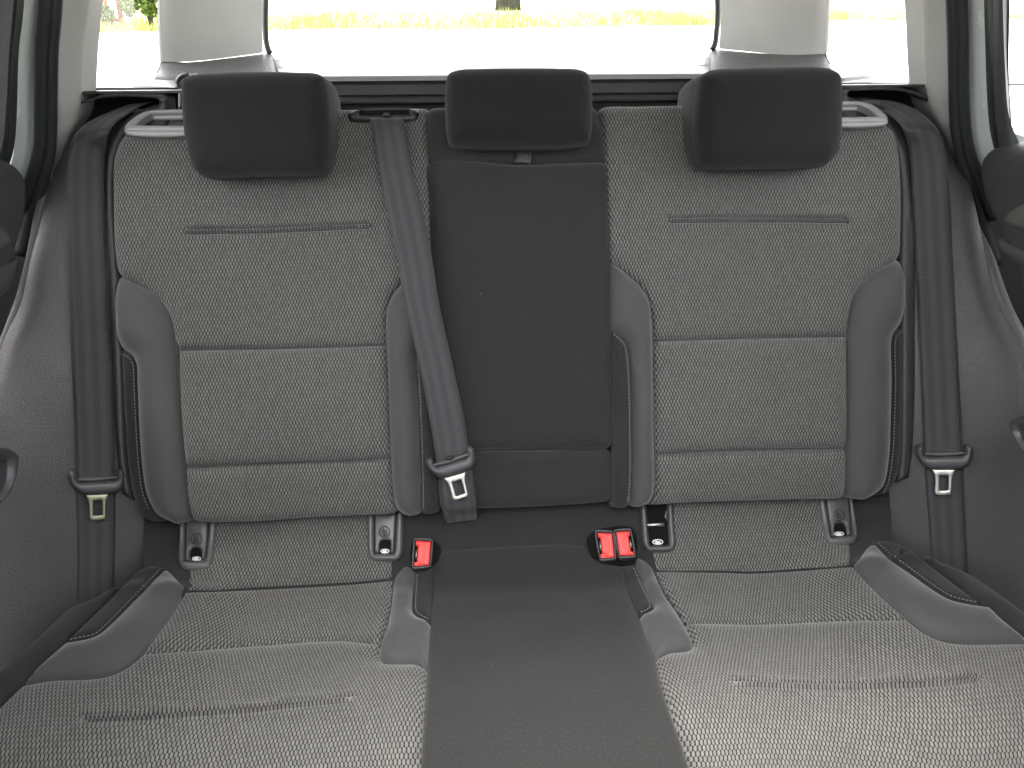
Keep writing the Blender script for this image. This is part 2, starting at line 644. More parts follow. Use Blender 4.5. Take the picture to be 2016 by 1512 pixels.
def loft(name, parent, mat, cols, n=28, thick=0.0, smooth=True, across=3):
    """a sheet through columns of 3-D points (each column smoothed), with optional thickness away from the camera"""
    G = np.stack([smooth3(c, n) for c in cols], 1)            # n x m x 3
    if across > 1 and len(cols) > 2:
        G = np.stack([smooth3(G[i], (len(cols) - 1) * across + 1) for i in range(n)], 0)
    m = G.shape[1]
    V = G.reshape(-1, 3)
    F = [[i * m + j, i * m + j + 1, (i + 1) * m + j + 1, (i + 1) * m + j] for i in range(n - 1) for j in range(m - 1)]
    a = G[:, 1:] - G[:, :-1]
    w = np.r_[0, np.cumsum(np.linalg.norm(a.mean(0), axis=1))]
    l = np.r_[0, np.cumsum(np.linalg.norm(np.diff(G[:, m // 2], axis=0), axis=1))]
    UV = np.stack(np.meshgrid(w, l), 2).reshape(-1, 2)
    nn = np.cross(np.gradient(G, axis=1).reshape(-1, 3), np.gradient(G, axis=0).reshape(-1, 3))
    nn /= np.linalg.norm(nn, axis=1)[:, None] + 1e-12
    if (nn * (CAM - V)).sum() < 0:
        nn = -nn
    f0 = F[0]
    fn = np.cross(V[f0[1]] - V[f0[0]], V[f0[2]] - V[f0[0]])
    if fn @ nn[0] < 0:
        F = [f[::-1] for f in F]
    if thick:
        k = len(V)
        V2 = V - nn * thick
        F2 = [[k + i for i in f[::-1]] for f in F]
        bd = [i for i in range(m)] + [i * m + m - 1 for i in range(1, n)] + [(n - 1) * m + j for j in range(m - 2, -1, -1)] + [i * m for i in range(n - 2, 0, -1)]
        k2 = 2 * k
        B1, B2 = V[bd], V2[bd]
        nb = len(bd)
        F3 = [[k2 + i, k2 + (i + 1) % nb, k2 + nb + (i + 1) % nb, k2 + nb + i] for i in range(nb)]
        if fn @ nn[0] >= 0:
            F3 = [f[::-1] for f in F3]
        V = np.concatenate([V, V2, B1, B2])
        UV = np.concatenate([UV, UV, UV[bd], UV[bd]])
        F = F + F2 + F3
    return mesh(name, V, F, mat, parent, UV, smooth)


def tube_geo(P, rad, seg=10):
    P = np.asarray(P, float)
    n = len(P)
    T = np.gradient(P, axis=0)
    T /= np.linalg.norm(T, axis=1)[:, None] + 1e-12
    up = np.array([0, 0, 1.0]) if abs(T[0, 2]) < .9 else np.array([0, 1.0, 0])
    V, F = [], []
    rad = np.broadcast_to(rad, (n,))
    for i in range(n):
        a = np.cross(T[i], up)
        a /= np.linalg.norm(a) + 1e-12
        b = np.cross(a, T[i])
        up = b
        for k in range(seg):
            an = 2 * math.pi * k / seg
            V.append(P[i] + rad[i] * (math.cos(an) * a + math.sin(an) * b))
    for i in range(n - 1):
        for k in range(seg):
            F.append([i * seg + k, i * seg + (k + 1) % seg, (i + 1) * seg + (k + 1) % seg, (i + 1) * seg + k])
    F.append(list(range(seg))[::-1])
    F.append([(n - 1) * seg + k for k in range(seg)])
    return V, F


def tube(name, parent, mat, P, rad, seg=10, n=None):
    if n:
        P = smooth3(P, n)
    V, F = tube_geo(P, rad, seg)
    return mesh(name, V, F, mat, parent)


def tubes(name, parent, mat, lines, rad, seg=6):
    V, F = [], []
    for P in lines:
        v, f = tube_geo(P, rad, seg)
        k = len(V)
        V += v
        F += [[k + i for i in x] for x in f]
    return mesh(name, V, F, mat, parent)


def box(name, parent, mat, lo, hi, bev=0.0):
    lo, hi = np.array(lo, float), np.array(hi, float)
    if bev <= 0:
        V = [[(lo, hi)[i][0], (lo, hi)[j][1], (lo, hi)[k][2]] for i in (0, 1) for j in (0, 1) for k in (0, 1)]
        F = [[0, 1, 3, 2], [4, 6, 7, 5], [0, 4, 5, 1], [2, 3, 7, 6], [0, 2, 6, 4], [1, 5, 7, 3]]
        me_uv = [[v[0] + v[2], v[1] + v[2]] for v in V]
        return mesh(name, V, F, mat, parent, me_uv, smooth=False)
    import bmesh
    bm = bmesh.new()
    bmesh.ops.create_cube(bm, size=1)
    for v in bm.verts:
        v.co = Vector([(lo[k] + hi[k]) / 2 + v.co[k] * (hi[k] - lo[k]) for k in range(3)])
    bmesh.ops.bevel(bm, geom=bm.edges[:], offset=bev, segments=3, profile=0.5, affect='EDGES')
    me = bpy.data.meshes.new(name)
    bm.to_mesh(me)
    bm.free()
    me.uv_layers.new(name='UVMap')
    me.polygons.foreach_set('use_smooth', np.ones(len(me.polygons), bool))
    return link(name, me, mat, parent)


def stitches(name, parent, surf, line, off, pitch=0.0052, length=0.0033, wd=0.0011):
    q, _ = spline(line, 4, closed=False)
    P = surf.at(q, off)
    uv = surf.inv(q, off)
    N = surf.N(uv[:, 0], uv[:, 1])
    d = np.r_[0, np.cumsum(np.linalg.norm(np.diff(P, axis=0), axis=1))]
    V, F = [], []
    s = 0.001
    while s + length < d[-1]:
        a, b = (np.array([np.interp(x, d, P[:, k]) for k in range(3)]) for x in (s, s + length))
        nn = np.array([np.interp(s, d, N[:, k]) for k in range(3)])
        t = (b - a) / np.linalg.norm(b - a)
        w = np.cross(nn, t) * wd / 2
        k = len(V)
        V += [a - w, a + w, b + w, b - w, a + t * .0006 - w * .5 + nn * .0008, a + t * .0006 + w * .5 + nn * .0008, b - t * .0006 + w * .5 + nn * .0008, b - t * .0006 - w * .5 + nn * .0008]
        F += [[k + 4, k + 5, k + 6, k + 7], [k, k + 1, k + 5, k + 4], [k + 1, k + 2, k + 6, k + 5], [k + 2, k + 3, k + 7, k + 6], [k + 3, k, k + 4, k + 7]]
        s += pitch
    o = mesh(name, V, F, MT['thread'], parent)
    o['kind'] = 'stuff'
    return o


def thing(name, label, cat, loc=(0, 0, 0), group=None):
    o = bpy.data.objects.new(name, None)
    C.objects.link(o)
    o.empty_display_size = 0.05
    o['label'], o['category'] = label, cat
    if group:
        o['group'] = group
    return o


def sstep(x, a, b):
    t = np.clip((x - a) / (b - a), 0, 1)
    return t * t * (3 - 2 * t)


# ------------------------------------------------------------------ the reference surfaces of the seat
REC = R(26)
B0 = np.array([0, 0.966, 0.543])
TV = np.array([0, math.sin(REC), math.cos(REC)])
NV = np.array([0, -math.cos(REC), math.sin(REC)])


def back_base(u, v):
    return B0 + np.stack([u, 0 * u, 0 * u], 1) + v[:, None] * TV, np.broadcast_to(NV, (len(u), 3))


def back_h(u, v):
    a = np.abs(u)
    return -0.010 * np.exp(-((a - .36) / .13) ** 2) + 0.022 * np.exp(-((v - .14) / .12) ** 2) * np.exp(-((a - .36) / .2) ** 2)


BACK = Surf(back_base, (-.9, .9, -.15, .85), back_h, 150)

_prof = np.array([(1.03, .57), (1.0, .541), (.965, .506), (.932, .473), (.912, .4575), (.885, .4535), (.85, .4565), (.80, .466), (.74, .4775), (.69, .487), (.65, .4915), (.617, .4865), (.588, .468), (.566, .437), (.553, .39), (.548, .33), (.548, .22)])
_pc = smooth3(np.c_[np.zeros(len(_prof)), _prof], 600)[:, 1:]
_pd = np.r_[0, np.cumsum(np.linalg.norm(np.diff(_pc, axis=0), axis=1))]
_tn = np.gradient(_pc, _pd, axis=0)
_k = np.ones(25) / 25
_tn = np.stack([np.convolve(np.pad(_tn[:, i], 12, mode='edge'), _k, 'valid') for i in (0, 1)], 1)
_tn /= np.linalg.norm(_tn, axis=1)[:, None]
VC = _pd[np.argmin(np.abs(_pc[:, 0] - .912))]       # arc length at the crease


def cush_base(u, v):
    y, z = np.interp(v, _pd, _pc[:, 0]), np.interp(v, _pd, _pc[:, 1])
    ex = np.minimum(v, 0)
    ty, tz = np.interp(v, _pd, _tn[:, 0]), np.interp(v, _pd, _tn[:, 1])
    y, z = y + ex * ty, z + ex * tz
    ex = np.maximum(v - _pd[-1], 0)
    y, z = y + ex * ty, z + ex * tz
    # normal: tangent runs forward (-y); normal up
    return np.stack([u, y, z], 1), np.stack([0 * u, tz, -ty], 1)


def cush_h(u, v):
    a = np.abs(u)
    w = v - VC
    bol = 0.042 * sstep(a, .40, .54) * sstep(w, -.09, .02) * (1 - 0.75 * sstep(w, .12, .27))
    inner = 0.014 * np.exp(-((a - .205) / .035) ** 2) * sstep(w, -.02, .03) * (1 - sstep(w, .1, .17))
    dish = -0.010 * np.exp(-((a - .32) / .1) ** 2) * sstep(w, .02, .1)
    mid = 0.006 * (1 - sstep(a, .12, .2)) * sstep(w, .0, .05)
    fill = 0.010 * sstep(a, .40, .47) * np.exp(-(w / .035) ** 2)
    return bol + inner + dish + mid + fill


CUSH = Surf(cush_base, (-1.0, 1.0, -.05, _pd[-1] + .05), cush_h, 170)


def side_surf(sg):
    O = B0 + np.array([sg * .615, 0, 0]) - NV * .055
    a = np.array([sg * math.cos(R(27)), -math.sin(R(27)), 0])

    def hh(u, v):
        return 0.012 * np.exp(-((v - .25) / .2) ** 2)
    return plane_surf(O, a, TV, 1.2, hh)


SIDE = {-1: side_surf(-1), 1: side_surf(1)}

# ------------------------------------------------------------------ car body
body = thing('car_body', 'pale car shell with pillars, seals and grained side trims around the seat', 'car interior')

# vinyl side trims beside the seat
panel('side_trim', body, MT['vinyl'], SIDE[-1], [(140, 262, 'c'), (125, 300), (110, 328), (97, 362, 'c'), (79, 440), (60, 512), (40, 600), (8, 668), (-40, 800, 'c'), (-40, 1500, 'c'), (420, 1500, 'c'), (420, 400, 'c'), (300, 230, 'c')],
      H=0.010, r=0.03, e=0.0, res=0.03, skirt=.05)
panel('side_bevel', body, MT['vinyl'], SIDE[-1], [(97, 362, 'c'), (86, 362, 'c'), (70, 408), (52, 500), (33, 578), (-2, 672), (-50, 810, 'c'), (-38, 800, 'c'), (10, 668), (40, 604), (60, 516), (79, 442)],
      H=0.002, r=0.012, e=0.0, res=0.02, skirt=.05, off=-0.006)
panel('side_trim', body, MT['vinyl'], SIDE[1], [(1838, 240, 'c'), (1862, 280), (1880, 310), (1893, 336, 'c'), (1909, 366), (1930, 452), (1948, 545), (1968, 605), (2016, 690), (2060, 800, 'c'), (2060, 1500, 'c'), (1560, 1500, 'c'), (1560, 400, 'c'), (1700, 210, 'c')],
      H=0.010, r=0.03, e=0.0, res=0.03, skirt=.05)
panel('side_bevel', body, MT['vinyl'], SIDE[1], [(1893, 336, 'c'), (1911, 386), (1927, 439), (1958, 505), (1976, 558), (1997, 611), (2022, 660), (2080, 800, 'c'), (2064, 805, 'c'), (2014, 690), (1966, 605), (1946, 545), (1928, 452), (1907, 368)],
      H=0.002, r=0.012, e=0.0, res=0.02, skirt=.05, off=-0.006)


def strip(name, mat, cols, **kw):
    return loft(name, body, mat, [np.concatenate([at_y(y, [p]) for p in c]) for y, c in cols], **kw)


UP = -235
# left C pillar
strip('pillar_trim', MT['pillar'], [
    (1.215, [(128, UP), (119, 0), (111, 106), (108, 265), (104, 340), (96, 368)]),
    (1.235, [(137, UP), (127, 0), (118, 106), (115, 262), (110, 325), (100, 362)]),
    (1.262, [(196, UP), (174, 0), (160, 106), (155, 212), (143, 256), (132, 285)]),
    (1.275, [(203, UP), (180, 0), (165, 106), (160, 212), (147, 256), (136, 280)]),
    (1.345, [(224, UP), (202, 0), (193, 106), (188, 192), (178, 226), (150, 262)])], thick=.03, across=4)
# right C pillar
strip('pillar_trim', MT['pillar'], [
    (1.345, [(1765, UP), (1781, 0), (1786, 104), (1791, 175), (1799, 208), (1832, 246)]),
    (1.275, [(1790, UP), (1814, 0), (1818, 121), (1824, 194), (1836, 232), (1858, 275)]),
    (1.262, [(1794, UP), (1819, 0), (1823, 121), (1830, 194), (1842, 232), (1862, 280)]),
    (1.235, [(1846, UP), (1861, 0), (1866, 139), (1869, 243), (1873, 290), (1888, 328)]),
    (1.215, [(1854, UP), (1868, 0), (1872, 139), (1875, 243), (1879, 292), (1893, 336)])], thick=.03, across=4)


def seal(y, px, rad, name='door_seal'):
    tube(name, body, MT['rubber'], np.concatenate([at_y(y, [p]) for p in px]), rad, 12, 40)


seal(1.205, [(118, UP), (109, 0), (101, 106), (98, 265), (94, 312), (82, 360), (62, 420), (40, 500)], 0.0095)
seal(1.195, [(101, UP), (91, 0), (83, 106), (80, 262), (75, 308), (62, 352), (40, 410)], 0.0085)
seal(1.205, [(1864, UP), (1876, 0), (1880, 139), (1883, 240), (1893, 305), (1912, 360), (1935, 440), (1960, 520)], 0.0095)
seal(1.195, [(1882, UP), (1892, 0), (1895, 139), (1899, 240), (1910, 305), (1930, 356), (1955, 430)], 0.0085)
# painted door flanges
strip('painted_flange', MT['paint'], [
    (1.215, [(90, UP), (83, 0), (74, 106), (72, 260), (62, 330), (30, 420)]),
    (1.19, [(75, UP), (65, 0), (55, 106), (50, 250), (38, 330), (0, 420)]),
    (1.16, [(58, UP), (46, 0), (36, 106), (31, 250), (20, 330), (-20, 420)])], thick=.01)
strip('painted_flange', MT['paint'], [
    (1.215, [(1888, UP), (1897, 0), (1899, 139), (1904, 243), (1916, 312), (1960, 420)]),
    (1.19, [(1905, UP), (1917, 0), (1921, 139), (1926, 243), (1938, 312), (1980, 420)]),
    (1.16, [(1928, UP), (1939, 0), (1943, 139), (1948, 243), (1962, 312), (2010, 420)])], thick=.01)

# D pillars beside the tailgate
strip('rear_pillar_trim', MT['pillar'], [
    (1.72, [(311, -215), (314, 0), (316, 87), (319, 122)]),
    (1.76, [(324, -215), (328, 0), (331, 87), (334, 123)]),
    (1.84, [(430, -215), (410, 0), (412, 87), (414, 118)]),
    (1.96, [(530, -215), (517, 0), (517, 87), (518, 104)])], thick=.004, across=5)
strip('rear_pillar_trim', MT['pillar'], [
    (1.96, [(1405, -215), (1419, 0), (1417, 70), (1416, 96)]),
    (1.84, [(1520, -215), (1531, 0), (1531, 87), (1530, 107)]),
    (1.76, [(1614, -215), (1617, 0), (1612, 87), (1608, 108)]),
    (1.72, [(1630, -215), (1630, 0), (1626, 87), (1623, 107)])], thick=.004, across=5)
seal(1.975, [(534, -215), (523, 0), (523, 70), (527, 95), (533, 106)], .0072, 'tailgate_seal')
seal(1.975, [(1400, -215), (1413, 0), (1410, 70), (1407, 88), (1401, 99)], .0072, 'tailgate_seal')
seal(1.735, [(310, -215), (313, 0), (315, 87), (318, 121), (315, 134), (310, 144)], .0028, 'window_seal')
seal(1.735, [(1632, -215), (1631, 0), (1628, 87), (1625, 107), (1628, 118), (1633, 126)], .0028, 'window_seal')
# dark feet of the D pillars, running into the load cover
for foot in ([[(318, 121, 1.73), (314, 136, 1.64), (305, 152, 1.55), (298, 168, 1.52)], [(375, 122, 1.78), (370, 136, 1.68), (362, 152, 1.58), (355, 168, 1.54)],
              [(450, 114, 1.88), (450, 130, 1.76), (452, 148, 1.63), (452, 168, 1.56)], [(517, 105, 1.97), (524, 126, 1.82), (536, 148, 1.66), (545, 166, 1.57)], [(533, 104, 1.99), (548, 126, 1.83), (572, 150, 1.67), (590, 165, 1.58)]],
             [[(1401, 98, 1.99), (1390, 122, 1.83), (1366, 146, 1.67), (1350, 162, 1.58)], [(1416, 97, 1.97), (1408, 120, 1.82), (1396, 146, 1.66), (1388, 162, 1.57)], [(1490, 104, 1.88), (1490, 122, 1.76), (1490, 146, 1.63), (1490, 162, 1.56)],
              [(1559, 108, 1.78), (1566, 122, 1.69), (1575, 146, 1.58), (1580, 162, 1.54)], [(1623, 106, 1.73), (1629, 120, 1.65), (1640, 140, 1.56), (1648, 158, 1.52)]]):
    loft('pillar_foot', body, MT['vinyl'], [np.concatenate([at_y(y, [(x, v)]) for x, v, y in c]) for c in foot], thick=.004, across=4)

# quarter shelves behind the seat shoulders, with the belt slots
ZS = 1.135
for sg, fr, slot, top in (
        (-1, [(110, 205, 'c'), (180, 194), (213, 184), (260, 185), (322, 187), (330, 192), (331, 330, 'c'), (110, 330, 'c')],
         [(130, 215, 'c'), (190, 196), (240, 191), (300, 193), (312, 196), (314, 203), (308, 209), (290, 213), (262, 224), (200, 262, 'c'), (130, 300, 'c')],
         [(-0.86, 1.27), (-0.50, 1.27), (-0.52, 2.05), (-0.86, 2.05)]),
        (1, [(1870, 200, 'c'), (1800, 180), (1750, 171), (1700, 173), (1662, 175), (1655, 180), (1654, 320, 'c'), (1870, 320, 'c')],
         [(1850, 212, 'c'), (1790, 184), (1740, 178), (1690, 179), (1672, 180), (1668, 186), (1672, 192), (1690, 197), (1716, 207), (1770, 240, 'c'), (1850, 300, 'c')],
         [(0.42, 1.27), (0.86, 1.27), (0.86, 2.05), (0.42, 2.05)])):
    pf = plane_surf((sg * .6, 1.272, 1.1), (1, 0, 0), (0, -.02, 1))
    sh = panel('quarter_shelf', body, MT['vinyl'], pf, fr, H=.006, r=.009, e=0, res=.03, holes=[slot], skirt=.03, step=5)
    # pocket behind the slot, its shade put into the near-black colour
    pk = plane_surf((sg * .6, 1.36, 1.1), (1, 0, 0), (0, 0, 1))
    panel('slot_pocket', body, MT['pit'], pk, [(p[0] * 1.0, p[1], 'c') for p in (((120, 175), (345, 175), (345, 330), (120, 330)) if sg < 0 else ((1640, 165), (1860, 165), (1860, 320), (1640, 320)))], H=0, r=.01, res=.05, skirt=.01, step=40)
    x0, x1 = top[0][0], top[1][0]
    q = at_y(1.272, [fr[3][:2]])[0]
    mesh('shelf_top', [(top[0][0], 1.275, q[2] + .004), (top[1][0], 1.275, q[2] + .004), (top[2][0], 1.66, q[2] - .035), (top[3][0], 1.66, q[2] - .035),
                       (top[0][0], 1.275, q[2] + .0005), (top[1][0], 1.275, q[2] + .0005), (top[2][0], 1.66, q[2] - .045), (top[3][0], 1.66, q[2] - .045)],
         [(0, 1, 2, 3), (4, 7, 6, 5), (0, 4, 5, 1), (1, 5, 6, 2), (2, 6, 7, 3), (3, 7, 4, 0)], MT['vinyl'], body, smooth=False)

# shell out of view: roof lining, sides below the windows, floor, load bay, quarter glass
for lo, hi in (((-.74, .42, 1.46), (.74, 2.1, 1.50)), ((-.74, -.62, 1.46), (.74, -.42, 1.50)), ((-.74, -.42, 1.46), (-.42, .42, 1.50)), ((.42, -.42, 1.46), (.74, .42, 1.50))):
    box('roof_lining', body, MT['lining'], lo, hi, .008)
mesh('added_sunroof_glass', [(-.45, -.45, 1.505), (.45, -.45, 1.505), (.45, .45, 1.505), (-.45, .45, 1.505)], [(0, 1, 2, 3)], MT['glass'], body, smooth=False)  # made-up sunroof, added with the roof opening to brighten the cushions
mesh('windscreen', [(-.70, -.62, 1.46), (.70, -.62, 1.46), (.78, -1.35, 1.0), (-.78, -1.35, 1.0)], [(0, 1, 2, 3)], MT['glass'], body, smooth=False)
box('dashboard', body, MT['card'], (-.80, -1.4, .22), (.80, -.75, .98), .06)
box('body_floor', body, MT['carpet'], (-.86, -1.0, .18), (.86, 2.2, .22))
for sg in (-1, 1):
    a, b = sorted((sg * .86, sg * .90))
    box('body_side', body, MT['rim'], (a, -1.4, .2), (b, 2.2, 1.0))
    box('quarter_panel', body, MT['paint'], (a, 1.2, 1.0), (b, 2.2, 1.06))
    a, b = sorted((sg * .70, sg * .78))
    box('roof_rail', body, MT['lining'], (a, -.6, 1.42), (b, 2.1, 1.46))
    mesh('quarter_glass', [(sg * .845, 1.30, 1.11), (sg * .84, 1.95, 1.11), (sg * .75, 1.9, 1.45), (sg * .75, 1.3, 1.45)], [(0, 1, 2, 3)], MT['glass'], body, smooth=False)
box('load_floor', body, MT['carpet'], (-.85, 1.4, .52), (.85, 2.1, .56))

# unseen front seats and middle pillars, added to block light from the front
for sg in (-1, 1):
    fs = thing('front_seat', 'left front seat out of view, added to block windscreen light' if sg < 0 else 'right front seat out of view, added to block windscreen light', 'car seat')
    x0, x1 = sorted((sg * .125, sg * .66))
    box('backrest', fs, MT['felt'], (x0, -.28, .45), (x1, -.10, 1.18), .06)
    box('cushion', fs, MT['felt'], (x0, -.80, .30), (x1, -.25, .54), .05)
    box('headrest', fs, MT['head'], (sg * .39 - .15, -.24, 1.20), (sg * .39 + .15, -.13, 1.42), .04)
    x0, x1 = sorted((sg * .70, sg * .84))
    box('middle_pillar', body, MT['pillar'], (x0, -.20, .22), (x1, -.04, 1.45), .03)
box('centre_console', body, MT['card'], (-.12, -.9, .22), (.12, -.05, .55), .03)

# ------------------------------------------------------------------ tailgate
tg = thing('tailgate', 'tailgate behind the load cover with a wide clear window', 'tailgate')
box('lower_panel', tg, MT['card'], (-.85, 2.12, .3), (.85, 2.2, 1.09), .015)
mesh('window_pane', [(-.66, 2.14, 1.08), (.66, 2.14, 1.08), (.58, 2.0, 1.46), (-.58, 2.0, 1.46)], [(0, 1, 2, 3)], MT['glass'], tg, smooth=False)

# ------------------------------------------------------------------ load cover behind the seats
lc = thing('luggage_cover', 'roller load cover behind the headrests with a dark front bar', 'luggage cover')
zs = plane_surf((0, 1.6, 1.137), (1, 0, 0), (0, 1, 0), 3.0)
panel('blind', lc, MT['blind'], zs, [(250, 157, 'c'), (262, 167, 'c'), (345, 173, 'c'), (352, 155, 'c'), (670, 152, 'c'), (1340, 147, 'c'), (1640, 150, 'c'), (1650, 154, 'c'), (1716, 148, 'c'), (1722, 140, 'c'), (1640, 144, 'c'), (1395, 143, 'c'), (1399, 100, 'c'), (534, 106, 'c'), (552, 148, 'c'), (345, 160, 'c')],
      H=.002, r=.006, e=0, res=.06, skirt=.007, step=20)
prof = [(1.545, 1.131), (1.53, 1.128), (1.525, 1.122), (1.522, 1.105), (1.528, 1.103), (1.515, 1.100), (1.513, 1.090), (1.532, 1.087), (1.535, 1.04), (1.56, 1.03), (1.60, 1.05), (1.60, 1.12)]


def extrude_x(name, parent, mat, pr, x0, x1):
    n = len(pr)
    V = [(x0, y, z) for y, z in pr] + [(x1, y, z) for y, z in pr]
    F = [(i, (i + 1) % n, n + (i + 1) % n, n + i) for i in range(n)] + [tuple(range(n))[::-1], tuple(range(n, 2 * n))]
    return mesh(name, V, F, mat, parent, smooth=False)


cs = extrude_x('cassette', lc, MT['card'], prof, -.56, .56)
extrude_x('cassette_ridge', lc, MT['grip'], [(1.512, 1.101), (1.508, 1.098), (1.508, 1.093), (1.512, 1.0905), (1.516, 1.0905), (1.516, 1.101)], -.56, .56)
for px in ([(350, 152, 'c'), (370, 150, 'c'), (370, 216, 'c'), (352, 214, 'c')], [(1636, 148, 'c'), (1652, 148, 'c'), (1652, 205, 'c'), (1636, 205, 'c')]):
    panel('end_cap', lc, MT['grip'], plane_surf((0, 1.46, 1.1), (1, 0, 0), (0, 0, 1)), px, H=.006, r=.008, e=0, res=.02, skirt=.05, step=5)
bt = tube('release_loop', lc, MT['black'], np.concatenate([at_y(1.44, [p]) for p in ((352, 176), (350, 160), (358, 150), (372, 147))]), .004, 8, 16)

# ------------------------------------------------------------------ rear doors
for sg in (-1, 1):
    dr = thing('rear_door', 'left rear door with dark card, pale insert and pull handle' if sg < 0 else 'right rear door with dark card, etched window glass and pull handle', 'car door')
    ps = plane_surf((sg * .70, .9, .9), (0, 1, 0), (0, 0, 1), 2.0)
    cx = (lambda x: x) if sg < 0 else None
    if sg < 0:
        card = [(-90, 318, 'cR'), (0, 309), (21, 312), (40, 321), (53, 336), (61, 356), (64, 382), (63, 408), (58, 438), (50, 466), (40, 506), (22, 570), (-30, 720), (-30, 1300, 'cS'), (-1400, 1900, 'c'), (-1400, 400, 'c')]
        ins = [(-70, 440, 'c'), (0, 446), (12, 458), (21, 474, 'c'), (12, 482), (0, 489), (-70, 512, 'c')]
        bez = [(-70, 548, 'c'), (0, 528), (36, 508, 'c'), (30, 530), (22, 560), (0, 585), (-70, 640, 'c')]
        pull = [(-60, 872, 'c'), (0, 880), (22, 886), (31, 894), (30, 926), (18, 966), (0, 992), (-60, 1050, 'c')]
        phole = [(-50, 905, 'c'), (0, 903), (10, 906), (14, 916), (13, 940), (0, 975), (-50, 1020, 'c')]
        glass = [(10, 290), (14, 200), (20, 100), (29, 0)]
    else:
        card = [(2110, 296, 'cR'), (2016, 285), (1964, 281), (1942, 290), (1928, 304), (1921, 322), (1919, 350), (1927, 388), (1941, 422), (1964, 472), (1990, 540), (2010, 600), (2060, 720), (2060, 1300, 'cS'), (3400, 1900, 'c'), (3400, 400, 'c')]
        ins = [(2090, 372, 'c'), (2016, 398), (1996, 408), (1982, 422), (1975, 435, 'c'), (1985, 442), (2016, 453), (2090, 480, 'c')]
        bez = [(2090, 520, 'c'), (2016, 494), (1964, 470, 'c'), (1970, 492), (1985, 508), (2016, 524), (2090, 560, 'c')]
        pull = [(2076, 808, 'c'), (2016, 818), (1995, 825), (1991, 833), (1994, 852), (2003, 872), (2016, 892), (2076, 950, 'c')]
        phole = [(2066, 838, 'c'), (2016, 840), (2008, 846), (2010, 860), (2018, 874), (2066, 920, 'c')]
    panel('door_card', dr, MT['card'], ps, card, H=.0, r=.02, e=0, roll=.022, res=.08, skirt=.07, step=12)
    it = panel('insert', dr, MT['insert'], ps, ins, H=.004, r=.008, e=0, off=.002, res=.04, skirt=.006)
    panel('lower_bezel', dr, MT['grip'], ps, bez, H=.005, r=.01, e=0, off=.002, res=.04, skirt=.01)
    ph = panel('pull_handle', dr, MT['grip'], plane_surf((sg * .665, .9, .7), (0, 1, 0), (0, 0, 1), 2.0), pull, H=.008, r=.01, e=0, res=.04, holes=[phole], skirt=.05)
    mesh('window_pane', [(sg * .745, -.9, 1.0), (sg * .745, 1.17, 1.0), (sg * .725, 1.17, 1.44), (sg * .725, -.9, 1.44)], [(0, 1, 2, 3)], MT['glass'], dr, smooth=False)
    if sg < 0:
        loft('window_frame', dr, MT['rubber'], [np.concatenate([at_y(y, [p]) for p in c]) for y, c in (
            (1.15, [(60, UP), (48, 0), (37, 106), (32, 250), (24, 307), (5, 360)]), (1.12, [(46, UP), (34, 0), (24, 106), (20, 212), (16, 286), (-10, 360)]),
            (1.11, [(45, UP), (32, 0), (22, 106), (17, 212), (13, 286), (-14, 360)]), (1.09, [(0, UP), (-24, 0), (-36, 106), (-46, 212), (-54, 290), (-70, 360)]))], thick=.02)
        loft('frame_trim', dr, MT['card'], [np.concatenate([at_y(y, [p]) for p in c]) for y, c in (
            (1.085, [(42, UP), (27, 0), (18, 106), (12, 212), (4, 292), (-14, 330)]), (1.07, [(0, UP), (-30, 0), (-42, 106), (-50, 212), (-58, 292), (-80, 330)]))], thick=.02)
    else:
        loft('window_frame', dr, MT['rubber'], [np.concatenate([at_y(y, [p]) for p in c]) for y, c in (
            (1.15, [(1928, UP), (1937, 0), (1941, 139), (1947, 243), (1960, 310)]), (1.13, [(1940, UP), (1946, 0), (1949, 139), (1955, 243), (1966, 310)]),
            (1.12, [(1948, UP), (1955, 0), (1956, 160), (1963, 260), (1976, 320)]))], thick=.02)
        loft('frame_trim', dr, MT['card'], [np.concatenate([at_y(y, [p]) for p in c]) for y, c in (
            (1.12, [(1948, UP), (1955, 0), (1956, 160), (1963, 260), (1974, 320)]), (1.105, [(1960, UP), (1966, 0), (1969, 139), (1976, 230), (1990, 310)]),
            (1.10, [(1968, UP), (1974, 0), (1979, 139), (1986, 226), (2010, 290)]))], thick=.015)
        gs = plane_surf((.739, 1.1, 1.15), (0, 1, 0), (-.045, 0, 1), 2.0)
        ln = []
        ln.append(gs.at([(2007 + 2.6 * math.cos(t), 236 + 4.6 * math.sin(t)) for t in np.linspace(0, 6.283, 15)], .002))
        ln.append(gs.at([(2005, 234), (2008, 236), (2006, 238)], .002))
        for (x0, y0, x1, y1) in ((1998, 241, 2006, 243), (2007, 243.5, 2015, 245.5), (1994, 244, 2003, 246.5), (2004, 247, 2014, 249.5), (1994, 249, 1997, 250), (1999, 251, 2003, 252), (2008, 252, 2011, 253.5), (1994, 253, 2000, 255), (2009, 255, 2014, 257)):
            ln.append(gs.at([(x0, y0), ((x0 + x1) / 2, (y0 + y1) / 2), (x1, y1)], .002))
        ln.append(gs.at([(2011 + 2.4 * math.cos(t), 261 + 3.2 * math.sin(t)) for t in np.linspace(0, 6.283, 13)], .002))
        o = tubes('etched_marking', dr, MT['etch'], ln, .00055, 5)

